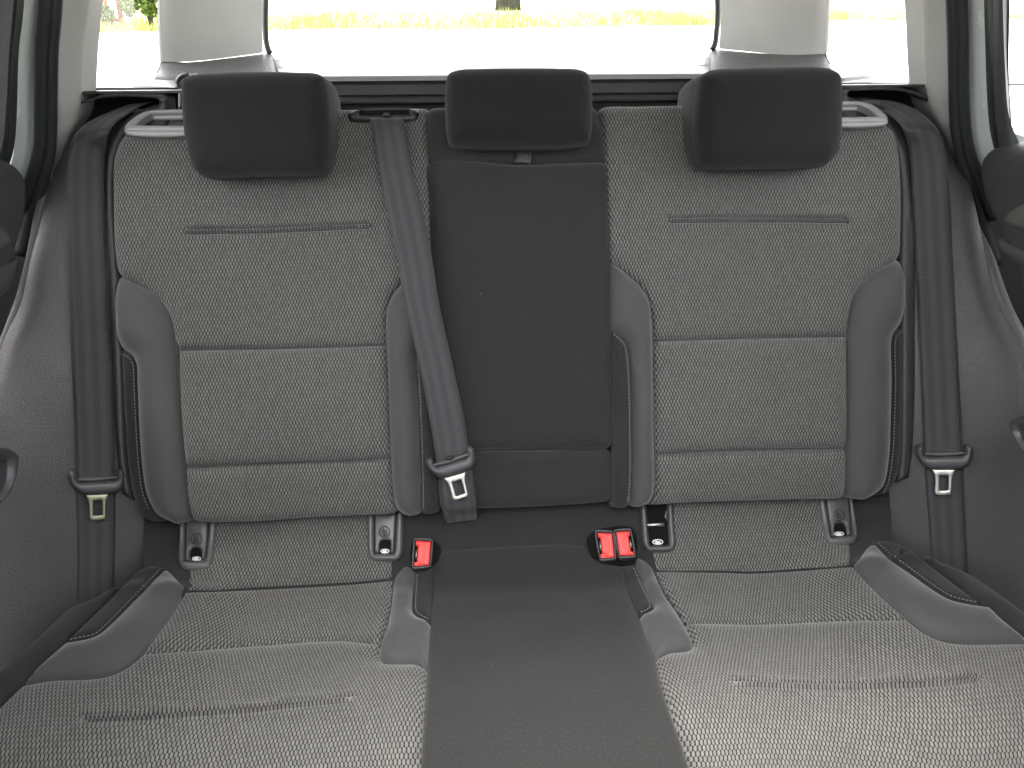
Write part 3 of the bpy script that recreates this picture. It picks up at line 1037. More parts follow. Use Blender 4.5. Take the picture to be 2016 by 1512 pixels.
# ------------------------------------------------------------------ seat backrests
lb = thing('split_bench_section', 'grey weave backrest with the belt outlet in its top edge and silver release recess', 'backrest')
panel('upper_panel', lb, MT['weave'], BACK, [
    (243, 258, 'cR'), (360, 258), (360, 222, 'c'), (520, 214), (680, 212), (800, 210), (843, 208, 'cS'), (839, 245), (841, 319), (846, 451), (846, 520, 'c'),
    (820, 537), (786, 562), (769, 586), (761, 610), (758, 678, 'c'), (694, 681), (486, 686), (350, 688, 'c'), (342, 665), (337, 636), (326, 608), (306, 583), (278, 565), (243, 548), (226, 540, 'cR'), (220, 486), (217, 382), (219, 312), (229, 278)],
    H=.006, r=.02, e=.004, roll=.022, grooves=[([(372, 451), (500, 450), (600, 446), (727, 440)], .0017, .007), ([(372, 461), (500, 460), (600, 456), (727, 450)], .0017, .007)])
panel('middle_panel', lb, MT['weave'], BACK, [(350, 689, 'c'), (486, 687), (694, 682), (758, 679, 'c'), (762, 743), (765, 830), (768, 903, 'c'), (694, 907), (520, 914), (364, 921, 'c'), (358, 865), (353, 795), (350, 726)], H=.010, r=.022, e=.005)
panel('lower_panel', lb, MT['weave'], BACK, [(364, 922, 'c'), (520, 915), (694, 908), (768, 904, 'c'), (772, 950), (776, 990), (783, 1014, 'cR'), (650, 1019), (500, 1029), (378, 1031, 'cS'), (369, 986)], H=.010, r=.022, e=.005, roll=.02)
panel('outer_bolster', lb, MT['fine'], BACK, [(226, 541, 'cS'), (243, 549), (278, 566), (306, 584), (326, 609), (337, 637), (342, 666), (347, 726), (352, 795), (357, 865), (363, 934), (368, 986), (378, 1030, 'cR'), (350, 1033), (323, 1031, 'cS'),
    (309, 1016), (299, 1001), (286, 969), (278, 917), (273, 847), (269, 760), (266, 712), (255, 696), (232, 688, 'cR'), (228, 618)], H=.020, r=.036, e=.002, roll=.026, fac=2.2)
panel('outer_trim', lb, MT['felt'], BACK, [(232, 689, 'cS'), (255, 697), (266, 713), (269, 760), (273, 847), (278, 917), (286, 970), (299, 1002), (309, 1017), (322, 1031, 'cR'), (295, 1030), (272, 1017), (258, 980), (246, 905), (240, 812), (234, 701)], H=.006, r=.012, e=.002, roll=.02)
stitches('stitching', lb, BACK, [(236, 697), (252, 703), (261, 716), (264, 762), (268, 848), (273, 918), (281, 972), (294, 1005)], .0095)
panel('inner_bolster', lb, MT['fine'], BACK, [(846, 521, 'cS'), (851, 560), (852, 660), (838, 667), (824, 684), (818, 702), (820, 743), (823, 800), (826, 870), (828, 950), (829, 1016, 'cR'), (805, 1016), (784, 1013, 'cS'), (776, 988), (770, 917), (766, 830), (763, 743), (760, 676), (760, 612), (769, 587), (786, 563), (820, 538)], H=.018, r=.03, e=.003, roll=.02, fac=2.2)
panel('inner_trim', lb, MT['felt'], BACK, [(852, 661, 'c'), (855, 750), (860, 880), (864, 1012, 'cR'), (830, 1016, 'cS'), (829, 950), (827, 870), (824, 800), (821, 743), (819, 703), (825, 685), (839, 668)], H=.012, r=.012, e=.002, roll=.02)
stitches('stitching', lb, BACK, [(828, 690), (822.5, 706), (825, 743), (828, 800), (831, 870), (833, 950), (834, 1005)], .015)
# dark rim round the outer edge
panel('edge_rim', lb, MT['rim'], BACK, [(290, 214, 'c'), (262, 224), (240, 240), (222, 262), (212, 290), (207, 330), (209, 420), (215, 560), (222, 760), (231, 900), (241, 972, 'c'), (262, 985, 'c'), (250, 900), (243, 700), (232, 500), (226, 350), (240, 280), (262, 250), (300, 232)], H=.006, r=.008, e=0, off=-.022, skirt=.08)
# release recess
hs = plane_surf(BACK.at([(300, 245)], .004)[0], (1, 0, 0), (0, math.sin(R(52)), math.cos(R(52))), .6)
panel('release_surround', lb, MT['handle'], hs, [(245, 259, 'c'), (246, 249), (262, 234), (280, 223), (300, 218), (400, 216, 'c'), (400, 259, 'c')], H=.004, r=.005, e=0, res=.03, step=4, skirt=.012,
      holes=[[(266, 247, 'c'), (280, 234), (297, 223, 'c'), (390, 222, 'c'), (390, 249, 'c')]])
panel('release_lip', lb, MT['handle'], plane_surf(BACK.at([(300, 256)], .016)[0], (1, 0, 0), TV, .6), [(245, 256, 'c'), (400, 257, 'c'), (400, 262), (250, 264)], H=.002, r=.004, e=0, res=.03, step=4, skirt=.014)
panel('release_pocket', lb, MT['surround'], plane_surf(BACK.at([(320, 245)], -.03)[0], (1, 0, 0), TV, .6), [(262, 255, 'c'), (262, 215, 'c'), (400, 215, 'c'), (400, 255, 'c')], H=0, r=.005, e=0, res=.03, skirt=.002)
panel('release_lever', lb, MT['handle'], plane_surf(BACK.at([(330, 228)], -.012)[0], (1, 0, 0), (0, .8, .6), .6), [(300, 221, 'c'), (392, 220, 'c'), (392, 232, 'c'), (301, 233, 'c')], H=.002, r=.004, e=0, res=.03, skirt=.004, step=4)
# belt outlet in the top edge
ot = plane_surf(BACK.at([(757, 226)], .006)[0], (1, 0, 0), (0, math.sin(R(40)), math.cos(R(40))), .6)
panel('belt_outlet', lb, MT['black'], ot, [(686, 228), (692, 221), (705, 216), (815, 215), (823, 220), (824, 229), (820, 236), (700, 238), (688, 236)], H=.005, r=.006, e=0, res=.03, skirt=.01, step=4,
      holes=[[(709, 219, 'c'), (804, 217, 'c'), (806, 226, 'c'), (708, 227, 'c')]])
panel('outlet_pit', lb, MT['pit'], ot, [(704, 217.5, 'c'), (809, 216, 'c'), (810, 229, 'c'), (703, 230, 'c')], H=0, r=.004, e=0, off=.0015, res=.04, skirt=.001)  # flat plate, the outlet's inner shade is in its colour

rb = thing('split_bench_section', 'grey weave backrest beside the folding armrest, without a belt outlet', 'backrest')
panel('upper_panel', rb, MT['weave'], BACK, [
    (1174, 216, 'cR'), (1190, 207), (1260, 205), (1338, 204), (1500, 206), (1655, 210, 'c'), (1655, 243), (1747, 240, 'c'), (1764, 258), (1774, 294), (1779, 347), (1780, 430), (1779, 506, 'cS'),
    (1733, 530), (1705, 552), (1686, 576), (1677, 602), (1669, 661, 'c'), (1490, 664), (1316, 669), (1287, 670, 'c'), (1286, 640), (1283, 612), (1278, 588), (1261, 562), (1226, 531), (1203, 515, 'c'), (1198, 417), (1193, 319), (1190, 295), (1184, 240)],
    H=.006, r=.02, e=.004, roll=.022, grooves=[([(1320, 429), (1420, 428), (1550, 429), (1662, 430)], .0017, .007), ([(1320, 439), (1420, 438), (1550, 438), (1664, 439)], .0017, .007)])
panel('middle_panel', rb, MT['weave'], BACK, [(1287, 671, 'c'), (1316, 670), (1490, 665), (1669, 662, 'c'), (1669, 743), (1669, 847), (1667, 884, 'c'), (1490, 886), (1316, 893), (1289, 896, 'c'), (1288, 850), (1287, 760)], H=.010, r=.022, e=.005)
panel('lower_panel', rb, MT['weave'], BACK, [(1289, 897, 'c'), (1316, 894), (1490, 887), (1667, 885, 'c'), (1667, 917), (1665, 984, 'cR'), (1490, 988), (1316, 994), (1270, 1000, 'cS'), (1285, 985), (1289, 965)], H=.010, r=.022, e=.005, roll=.02)
panel('outer_bolster', rb, MT['fine'], BACK, [(1779, 507, 'cR'), (1781, 560), (1781, 641, 'cS'), (1764, 652), (1757, 667), (1757, 743), (1755, 830), (1752, 899), (1743, 951), (1728, 980, 'cR'), (1700, 985), (1665, 985, 'cS'), (1668, 917), (1669, 847), (1669, 743), (1670, 658), (1678, 603), (1687, 577), (1706, 553), (1734, 531)], H=.020, r=.036, e=.002, roll=.026, fac=2.2)
panel('outer_trim', rb, MT['felt'], BACK, [(1781, 643, 'cR'), (1781, 743), (1780, 847), (1776, 917), (1764, 955), (1748, 974), (1729, 981, 'cS'), (1744, 952), (1753, 900), (1756, 830), (1758, 743), (1758, 668), (1765, 653)], H=.006, r=.012, e=.002, roll=.02)
stitches('stitching', rb, BACK, [(1777, 652), (1766, 660), (1762.5, 674), (1763, 743), (1761, 830), (1757, 900), (1748, 952), (1738, 972)], .0095)
panel('inner_bolster', rb, MT['fine'], BACK, [(1203, 516, 'c'), (1226, 532), (1261, 563), (1278, 589), (1283, 613), (1285, 640), (1286, 674), (1287, 760), (1288, 850), (1289, 930), (1288, 968), (1279, 992), (1268, 1001, 'cR'), (1241, 1001, 'cS'), (1244, 951), (1245, 882), (1244, 812), (1242, 743), (1238, 694), (1233, 674), (1219, 659), (1204, 650, 'c')], H=.018, r=.03, e=.003, roll=.02, fac=2.2)
panel('inner_trim', rb, MT['felt'], BACK, [(1204, 651, 'c'), (1219, 660), (1232, 675), (1237, 695), (1241, 743), (1243, 812), (1244, 882), (1243, 951), (1240, 1001, 'cR'), (1205, 1003, 'cS'), (1207, 847), (1206, 708)], H=.012, r=.012, e=.002, roll=.02)
stitches('stitching', rb, BACK, [(1207, 657), (1218, 666), (1229, 679), (1233, 697), (1237, 743), (1239, 812), (1240, 882), (1239, 951), (1236, 992)], .015)
panel('edge_rim', rb, MT['rim'], BACK, [(1720, 203, 'c'), (1748, 216), (1768, 232), (1784, 258), (1792, 300), (1796, 350), (1801, 500), (1801, 760), (1796, 880), (1789, 940, 'c'), (1765, 950, 'c'), (1770, 880), (1772, 700), (1771, 500), (1770, 350), (1760, 290), (1742, 255), (1712, 225)], H=.006, r=.008, e=0, off=-.022, skirt=.08)
hs = plane_surf(BACK.at([(1700, 228)], .004)[0], (1, 0, 0), (0, math.sin(R(52)), math.cos(R(52))), .6)
panel('release_surround', rb, MT['handle'], hs, [(1748, 241, 'c'), (1747, 231), (1732, 217), (1716, 207), (1694, 201), (1600, 201, 'c'), (1600, 242, 'c')], H=.004, r=.005, e=0, res=.03, step=4, skirt=.012,
      holes=[[(1727, 230, 'c'), (1712, 216), (1690, 206, 'c'), (1610, 206, 'c'), (1610, 232, 'c')]])
panel('release_lip', rb, MT['handle'], plane_surf(BACK.at([(1700, 240)], .016)[0], (1, 0, 0), TV, .6), [(1748, 238, 'c'), (1600, 240, 'c'), (1600, 245), (1744, 245)], H=.002, r=.004, e=0, res=.03, step=4, skirt=.014)
panel('release_pocket', rb, MT['surround'], plane_surf(BACK.at([(1690, 228)], -.03)[0], (1, 0, 0), TV, .6), [(1732, 238, 'c'), (1732, 198, 'c'), (1600, 198, 'c'), (1600, 238, 'c')], H=0, r=.005, e=0, res=.03, skirt=.002)
panel('release_lever', rb, MT['handle'], plane_surf(BACK.at([(1670, 212)], -.012)[0], (1, 0, 0), (0, .8, .6), .6), [(1608, 205, 'c'), (1690, 205, 'c'), (1688, 215, 'c'), (1608, 216, 'c')], H=.002, r=.004, e=0, res=.03, skirt=.004, step=4)

# folding armrest in the middle
ar = thing('folding_armrest', 'charcoal felt armrest folded up between the two backrests, pull strap at its top', 'armrest')
panel('top_panel', ar, MT['felt'], BACK, [(844, 208, 'cR'), (1000, 206), (1170, 207), (1185, 240, 'S'), (1191, 295), (1192, 318, 'c'), (1032, 322), (845, 320, 'c'), (840, 245)], H=.003, r=.014, e=.003, roll=.02)
panel('main_panel', ar, MT['felt'], BACK, [(846, 321), (1032, 323), (1186, 320), (1194, 327), (1198, 417), (1202, 521), (1204, 640), (1206, 840), (1204, 876), (1196, 883), (1080, 885), (940, 887), (863, 889, 'c'), (858, 800), (853, 660), (849, 500), (845, 400)], H=.011, r=.02, e=.003, off=-.004)
panel('lower_panel', ar, MT['felt'], BACK, [(862, 892, 'c'), (940, 891), (1080, 889), (1190, 887), (1202, 894), (1205, 912), (1204, 990, 'cR'), (1080, 999), (940, 1004), (864, 1006, 'cS')], H=.008, r=.018, e=.003, roll=.02, off=-.004)
panel('pull_strap', ar, MT['black'], BACK, [(1020, 279), (1049, 280), (1050, 284), (1047, 300), (1044, 322, 'c'), (1013, 320, 'c'), (1017, 300), (1018, 284)], H=.0015, r=.004, e=0, off=.0085, res=.01, skirt=.006, step=4)
panel('strap_seam', ar, MT['black'], BACK, [(1021, 281, 'c'), (1047, 282, 'c'), (1045, 300, 'c'), (1043, 318, 'c'), (1039, 318, 'c'), (1042, 300, 'c'), (1044, 285, 'c'), (1024, 284, 'c')], H=.0004, r=.001, e=0, off=.0105, res=.02, skirt=.001, step=4)

# ------------------------------------------------------------------ headrests
hrp = R(23)
HT = np.array([0, math.sin(hrp), math.cos(hrp)])


def headrest(label, outline, seam_side, posts, foff, depth):
    hr = thing('headrest', label, 'headrest', group='headrests')
    px = np.array([p[:2] for p in outline], float)
    c = px.mean(0)
    O = BACK.at([(c[0], c[1] + 40)], foff)[0]

    def hh(u, v):
        return -0.010 * (u / .13) ** 2 * 0.6 - 0.03 * np.maximum(-v - .03, 0) - .10 * np.maximum(v - .045, 0) ** 1.3
    s = plane_surf(O, (1, 0, 0), HT, .7, hh)
    outline = [(*p[:2], 'R') if i == 0 else p for i, p in enumerate(outline)]
    panel('front_cover', hr, MT['head'], s, outline, H=.004, r=.03, e=0, roll=.032, res=.011, skirt=0, step=5, deep=.03)
    # side gusset and back: rings going backwards from the seam
    q, _ = spline([p[:2] for p in outline], 6)
    uv = s.inv(q, -.03)
    P = s.P(uv[:, 0], uv[:, 1]) - s.N(uv[:, 0], uv[:, 1]) * .033
    cen = P.mean(0)
    ax = -s.n * np.array([1, 1, .55])
    ax /= np.linalg.norm(ax)
    rings = []
    # lower part is shallower: it lies in front of the backrest
    low = 1 - sstep(uv[:, 1], -.03, .04)
    n = len(P)
    for f, sc in ((-.02, .995), (0, .990), (.03, 1.0), (.12, 1.012), (.3, 1.012), (.55, .99), (.8, .95), (.93, .90), (1.0, .80), (1.0, .4), (1.0, .0)):
        d = depth * f * (1 - .45 * low)
        rings.append(cen + (P - cen) * sc + ax * d[:, None])
    V = np.concatenate(rings)
    F = []
    for k in range(len(rings) - 1):
        for i in range(n):
            j = (i + 1) % n
            F.append([k * n + i, k * n + j, (k + 1) * n + j, (k + 1) * n + i])
    per = np.r_[0, np.cumsum(np.linalg.norm(np.diff(P, axis=0), axis=1))]
    UV = np.concatenate([np.c_[per, np.full(n, .02 * k)] for k in range(len(rings))])
    fn = np.cross(V[F[0][1]] - V[F[0][0]], V[F[0][2]] - V[F[0][0]])
    if fn @ (V[F[0][0]] - cen) < 0:
        F = [f[::-1] for f in F]
    mesh('side_gusset', V, F, MT['head'], hr, UV)
    for xp in posts:
        p = BACK.at([(xp, 214)], -.03)[0]
        tube('post', hr, MT['steel'], [p - TV * .04, p - TV * .01, p + TV * .01 + NV * .004, p + TV * .028 + NV * .012], .006, 12)
    return hr


headrest('dark grey headrest overlapping the top of the backrest with the belt outlet', [
    (361, 174), (367, 157), (385, 149), (430, 145), (500, 143), (590, 144), (630, 147), (645, 156), (652, 180), (656, 230), (656, 290), (653, 318), (645, 341), (625, 347), (520, 350), (405, 352), (390, 345), (380, 330), (368, 285), (362, 235)], 1, (420, 610), .095, .15)
headrest('dark grey headrest above the folding armrest, lower half in front of its strap', [
    (875, 165), (880, 149), (900, 140), (947, 137), (1020, 136), (1093, 136), (1140, 139), (1158, 148), (1165, 165), (1168, 210), (1166, 265), (1160, 284), (1140, 291), (1020, 295), (903, 293), (884, 287), (878, 270), (874, 215)], 0, (950, 1090), .072, .13)
headrest('dark grey headrest on the backrest without a belt outlet', [
    (1366, 178), (1372, 153), (1390, 141), (1450, 135), (1530, 133), (1600, 133), (1633, 139), (1648, 152), (1653, 175), (1654, 210), (1651, 275), (1643, 308), (1625, 328), (1600, 332), (1490, 335), (1395, 336), (1374, 330), (1366, 312), (1361, 270), (1362, 220)], -1, (1410, 1600), .095, .15)

# ------------------------------------------------------------------ seat cushion
cu = thing('rear_seat_cushion', 'wide rear bench cushion in grey weave with a charcoal centre strip', 'seat cushion')
WV, FN, FE = MT['weave'], MT['fine'], MT['felt']
# plain charcoal base at the rear
panel('rear_apron', cu, FE, CUSH, [(284, 990, 'c'), (283, 1060), (284, 1120), (300, 1160), (370, 1175), (780, 1160), (870, 1100), (1150, 1085), (1290, 1130), (1680, 1122), (1720, 1100), (1752, 1060), (1750, 960, 'c')], H=.003, r=.02, e=0, off=-.006, res=.02, skirt=.04)
panel('rear_panel', cu, WV, CUSH, [(352, 1000, 'c'), (780, 985, 'c'), (776, 1060), (773, 1141, 'c'), (694, 1149), (440, 1162), (366, 1164, 'c'), (369, 1125), (356, 1110)], H=.003, r=.014, e=.003, off=-.002)
panel('rear_panel', cu, WV, CUSH, [(1272, 980, 'c'), (1670, 955, 'c'), (1676, 1075), (1678, 1113, 'c'), (1490, 1127), (1420, 1126), (1316, 1126), (1292, 1124, 'c'), (1284, 1095)], H=.003, r=.014, e=.003, off=-.002)
panel('middle_panel', cu, WV, CUSH, [(366, 1165, 'c'), (440, 1163), (694, 1150), (773, 1142, 'c'), (770, 1181), (758, 1230), (747, 1264, 'c'), (650, 1261), (520, 1270), (417, 1276), (283, 1284, 'c'), (312, 1244), (340, 1206)], H=.007, r=.03, e=.0022)
panel('middle_panel', cu, WV, CUSH, [(1292, 1125, 'c'), (1420, 1127), (1490, 1128), (1678, 1115, 'c'), (1698, 1136), (1733, 1171), (1785, 1217, 'c'), (1663, 1220), (1524, 1228), (1420, 1228), (1354, 1225, 'c'), (1330, 1190)], H=.007, r=.03, e=.0022)
panel('front_panel', cu, WV, CUSH, [(283, 1285, 'c'), (417, 1277), (520, 1271), (650, 1262), (747, 1265, 'c'), (746, 1290), (754, 1303), (789, 1307), (824, 1308), (840, 1316, 'c'), (834, 1404), (827, 1512), (820, 1640, 'c'), (-200, 1640, 'c'), (-70, 1480), (0, 1391), (45, 1347, 'c'), (104, 1337), (167, 1335), (208, 1330), (240, 1318), (264, 1301)],
      H=.010, r=.03, e=.003, grooves=[([(172, 1421), (278, 1416), (521, 1404), (684, 1386)], .0017, .006), ([(174, 1431), (278, 1426), (521, 1413), (682, 1396)], .0017, .006)])
panel('front_panel', cu, WV, CUSH, [(1354, 1226, 'c'), (1420, 1229), (1524, 1229), (1663, 1221), (1785, 1218, 'c'), (1819, 1244), (1847, 1258), (1885, 1265), (1941, 1266), (2040, 1264, 'c'), (2160, 1400), (2260, 1600, 'c'), (1390, 1640, 'c'), (1352, 1487), (1325, 1411), (1300, 1334), (1292, 1296, 'c'), (1310, 1287), (1351, 1280), (1364, 1272), (1364, 1260)],
      H=.010, r=.03, e=.003, grooves=[([(1450, 1354), (1520, 1358), (1663, 1358), (1800, 1352), (1910, 1341)], .0017, .006), ([(1458, 1365), (1594, 1369), (1767, 1365), (1889, 1356), (1926, 1346)], .0017, .006)])
panel('centre_panel', cu, FE, CUSH, [(864, 1088), (884, 1084), (945, 1079), (1150, 1075), (1160, 1085), (1168, 1098), (1186, 1108), (1222, 1114, 'c'), (1240, 1171), (1256, 1209), (1272, 1251), (1291, 1296), (1300, 1334), (1325, 1411), (1351, 1487), (1388, 1640, 'c'), (822, 1640, 'c'), (828, 1512), (835, 1404), (842, 1290), (850, 1195), (855, 1140), (858, 1112)], H=.006, r=.03, e=.003)
# outer bolsters
panel('outer_bolster', cu, FN, CUSH, [(326, 1119), (365, 1155, 'c'), (340, 1207), (312, 1245), (283, 1285), (264, 1300), (240, 1317), (208, 1329), (167, 1334), (104, 1336), (45, 1346, 'c'), (69, 1317), (129, 1265, 'c'), (188, 1253), (208, 1238), (260, 1186), (312, 1132)], H=.012, r=.032, e=.004, fac=2.2)
panel('outer_trim', cu, FE, CUSH, [(129, 1264, 'c'), (188, 1252), (208, 1237), (260, 1185), (312, 1131), (325, 1118), (302, 1112), (278, 1119), (267, 1126), (208, 1188), (139, 1254)], H=.005, r=.012, e=.003, off=.005)
stitches('stitching', cu, CUSH, [(136, 1259), (188, 1247), (205, 1233), (256, 1181), (308, 1128), (316, 1119)], .0115)
panel('outer_flank', cu, FE, CUSH, [(302, 1111, 'cS'), (278, 1119), (267, 1127), (208, 1189), (139, 1255), (69, 1318), (45, 1346), (0, 1390), (-70, 1480), (-200, 1640, 'cR'), (-300, 1600), (-120, 1400), (0, 1306), (52, 1261), (128, 1195), (174, 1174), (240, 1138), (275, 1118)], H=.007, r=.02, e=.003, roll=.03, skirt=.12)
panel('outer_bolster', cu, FN, CUSH, [(1678, 1114, 'c'), (1717, 1070), (1750, 1099), (1802, 1137), (1847, 1169), (1872, 1182), (1899, 1188), (1934, 1193, 'c'), (1948, 1196), (1976, 1221), (2016, 1252), (2040, 1263, 'c'), (1941, 1265), (1885, 1264), (1847, 1257), (1819, 1243), (1785, 1217), (1733, 1170), (1698, 1135)], H=.012, r=.032, e=.004, fac=2.2)
panel('outer_trim', cu, FE, CUSH, [(1718, 1068), (1733, 1062), (1755, 1065), (1785, 1078), (1802, 1089), (1837, 1118), (1889, 1158), (1934, 1192, 'c'), (1899, 1186), (1872, 1180), (1847, 1167), (1802, 1135), (1750, 1097)], H=.005, r=.012, e=.003, off=.005)
stitches('stitching', cu, CUSH, [(1727, 1068), (1755, 1091), (1806, 1129), (1851, 1161), (1874, 1174), (1900, 1181), (1926, 1185)], .0115)
panel('outer_flank', cu, FE, CUSH, [(1734, 1061, 'cS'), (1757, 1064), (1787, 1078), (1804, 1089), (1839, 1118), (1891, 1158), (1936, 1192), (1950, 1195), (1978, 1220), (2018, 1251), (2042, 1263), (2162, 1400), (2262, 1600, 'cR'), (2340, 1560), (2180, 1300), (2060, 1222), (2016, 1195), (1985, 1172), (1941, 1142), (1906, 1123), (1819, 1084), (1770, 1063)], H=.007, r=.02, e=.003, roll=.03, skirt=.12)
# inner bolsters
panel('inner_bolster', cu, FN, CUSH, [(818, 1125, 'c'), (800, 1114), (786, 1125), (776, 1140), (771, 1181), (761, 1230), (748, 1266), (746, 1290), (756, 1303), (782, 1308), (813, 1305), (840, 1314, 'c'), (844, 1270), (848, 1228, 'c'), (843, 1223), (824, 1216), (815, 1206), (813, 1188), (816, 1143)], H=.012, r=.026, e=.003)
panel('inner_trim', cu, FE, CUSH, [(819, 1125, 'c'), (857, 1112, 'c'), (853, 1143), (850, 1190), (848, 1227, 'c'), (843, 1222), (825, 1215), (816, 1205), (814, 1188), (817, 1143)], H=.006, r=.012, e=.002)
stitches('stitching', cu, CUSH, [(822, 1130), (821, 1145), (818, 1188), (820, 1203), (828, 1211), (846, 1219)], .009)
panel('inner_bolster', cu, FN, CUSH, [(1253, 1098), (1272, 1105), (1285, 1119), (1291, 1131), (1310, 1171), (1330, 1202), (1353, 1240), (1364, 1260), (1364, 1272), (1351, 1279), (1310, 1286), (1291, 1295, 'c'), (1272, 1251), (1259, 1213, 'c'), (1282, 1203), (1287, 1195), (1285, 1188), (1268, 1154), (1253, 1118)], H=.012, r=.026, e=.003)
panel('inner_trim', cu, FE, CUSH, [(1224, 1114, 'c'), (1250, 1113, 'c'), (1268, 1155), (1284, 1188), (1286, 1195), (1281, 1202), (1258, 1212, 'c'), (1241, 1171)], H=.006, r=.012, e=.002)
stitches('stitching', cu, CUSH, [(1247, 1117), (1264, 1156), (1280, 1190), (1277, 1198), (1258, 1206)], .009)


box('seat_base', cu, MT['carpet'], (-.60, .62, .22), (.60, .98, .425), .02)
# child-seat anchor surrounds on the rear of the cushion
def emblem(parent, cx, cy, rx, ry, off, mat, thick=.0009, name='emblem', flat=1.0):
    ln = [CUSH.at([(cx + rx * math.cos(t), cy + ry * math.sin(t)) for t in np.linspace(0, 2 * math.pi, 25)], off)]
    gl = [[(-.62, -.25), (-.3, .1), (.1, .5), (.55, .42)], [(-.3, -.35), (-.05, -.05), (.3, .1), (.55, .02)], [(-.55, .25), (-.2, .6), (.2, .75)], [(-.38, -.62), (-.25, -.55), (-.3, -.45)], [(.0, -.28), (.2, -.3), (.3, -.18)]]
    for q in gl:
        ln.append(CUSH.at([(cx + rx * a, cy + ry * b) for a, b in q], off))
    return tubes(name, parent, mat, ln, thick, 6)


def anchor(fr, flap, arch, em, sy, op=False):
    pit = panel('anchor_surround', cu, MT['surround'] if not op else MT['grip'], CUSH, fr, H=.005, r=.006, e=0, off=.003, res=.02, step=4, skirt=.012, holes=[flap])
    pc = [(p[0] + (3 if p[0] > em[0] else -3) * .5, p[1] + 3, 'c') for p in flap]
    if not op:
        fl = [(em[0] + (p[0] - em[0]) * .93, p[1] - (2.0 if p[1] > em[1] + 20 else -2), *p[2:]) for p in flap]
        panel('flap', pit, MT['surround'], CUSH, fl, H=.003, r=.003, e=0, off=.0035, res=.02, step=3, skirt=.006, holes=[arch])
        emblem(pit, em[0], em[1], em[2], em[2], .0071, MT['black'], .0009)  # black colour stands in for the shading of the embossed symbol
    panel('pocket', pit, MT['pit'], CUSH, pc, H=0, r=.003, e=0, off=.0016, res=.03, step=6, skirt=.002)  # shallow plate, the recess shade is painted by its near-black colour
    emblem(pit, sy[0], sy[1], sy[2], sy[3], .0024, MT['print_'], .0008, 'printed_symbol')
    return pit


anchor([(352, 1015, 'c'), (352, 1050), (350, 1085), (351, 1106), (360, 1119), (375, 1121), (398, 1120), (412, 1117), (418, 1104), (421, 1080), (425, 1045), (431, 1005, 'c')],
       [(365, 1018, 'c'), (364, 1060), (363, 1104, 'c'), (405, 1103, 'c'), (409, 1060), (411, 1010, 'c')],
       [(374, 1105, 'c'), (375, 1084), (379, 1079), (393, 1079), (396, 1084), (398, 1104, 'c')], (387, 1061, 10.5), (387, 1100, 8, 3.5))
anchor([(722, 1010, 'c'), (723, 1050), (725, 1088), (733, 1103), (748, 1105), (770, 1105), (783, 1102), (791, 1090), (793, 1050), (794, 1005, 'c')],
       [(737, 1010, 'c'), (736, 1050), (736, 1090, 'c'), (776, 1090, 'c'), (779, 1050), (781, 1008, 'c')],
       [(746, 1091, 'c'), (748, 1069), (752, 1064), (766, 1064), (769, 1069), (769, 1091, 'c')], (757, 1047, 10.5), (758, 1085, 8, 3.5))
op = anchor([(1259, 990, 'c'), (1263, 1040), (1266, 1070), (1275, 1085), (1290, 1087), (1308, 1087), (1321, 1085), (1330, 1072), (1328, 1040), (1325, 985, 'c')],
            [(1272, 992, 'c'), (1276, 1040), (1279, 1074, 'c'), (1317, 1073, 'c'), (1315, 1040), (1312, 988, 'c')], None, (1295, 1035, 10), (1295, 1067, 10, 4.5), op=True)
op['label'] = 'open anchor surround without its flap'
tube('anchor_bar', op, MT['steel'], CUSH.at([(1274, 1034), (1290, 1033), (1308, 1033)], .006), .0034, 10)
anchor([(1608, 965, 'c'), (1613, 1000), (1620, 1035), (1624, 1055), (1632, 1069), (1645, 1072), (1665, 1071), (1681, 1068), (1688, 1058), (1687, 1030), (1681, 1000), (1678, 962, 'c')],
       [(1623, 968, 'c'), (1629, 1010), (1636, 1057, 'c'), (1677, 1055, 'c'), (1674, 1010), (1669, 965, 'c')],
       [(1642, 1057, 'c'), (1643, 1035), (1647, 1030), (1660, 1030), (1664, 1035), (1668, 1056, 'c')], (1652, 1014, 10.5), (1652, 1051, 9, 3.5))

# ------------------------------------------------------------------ seat belts


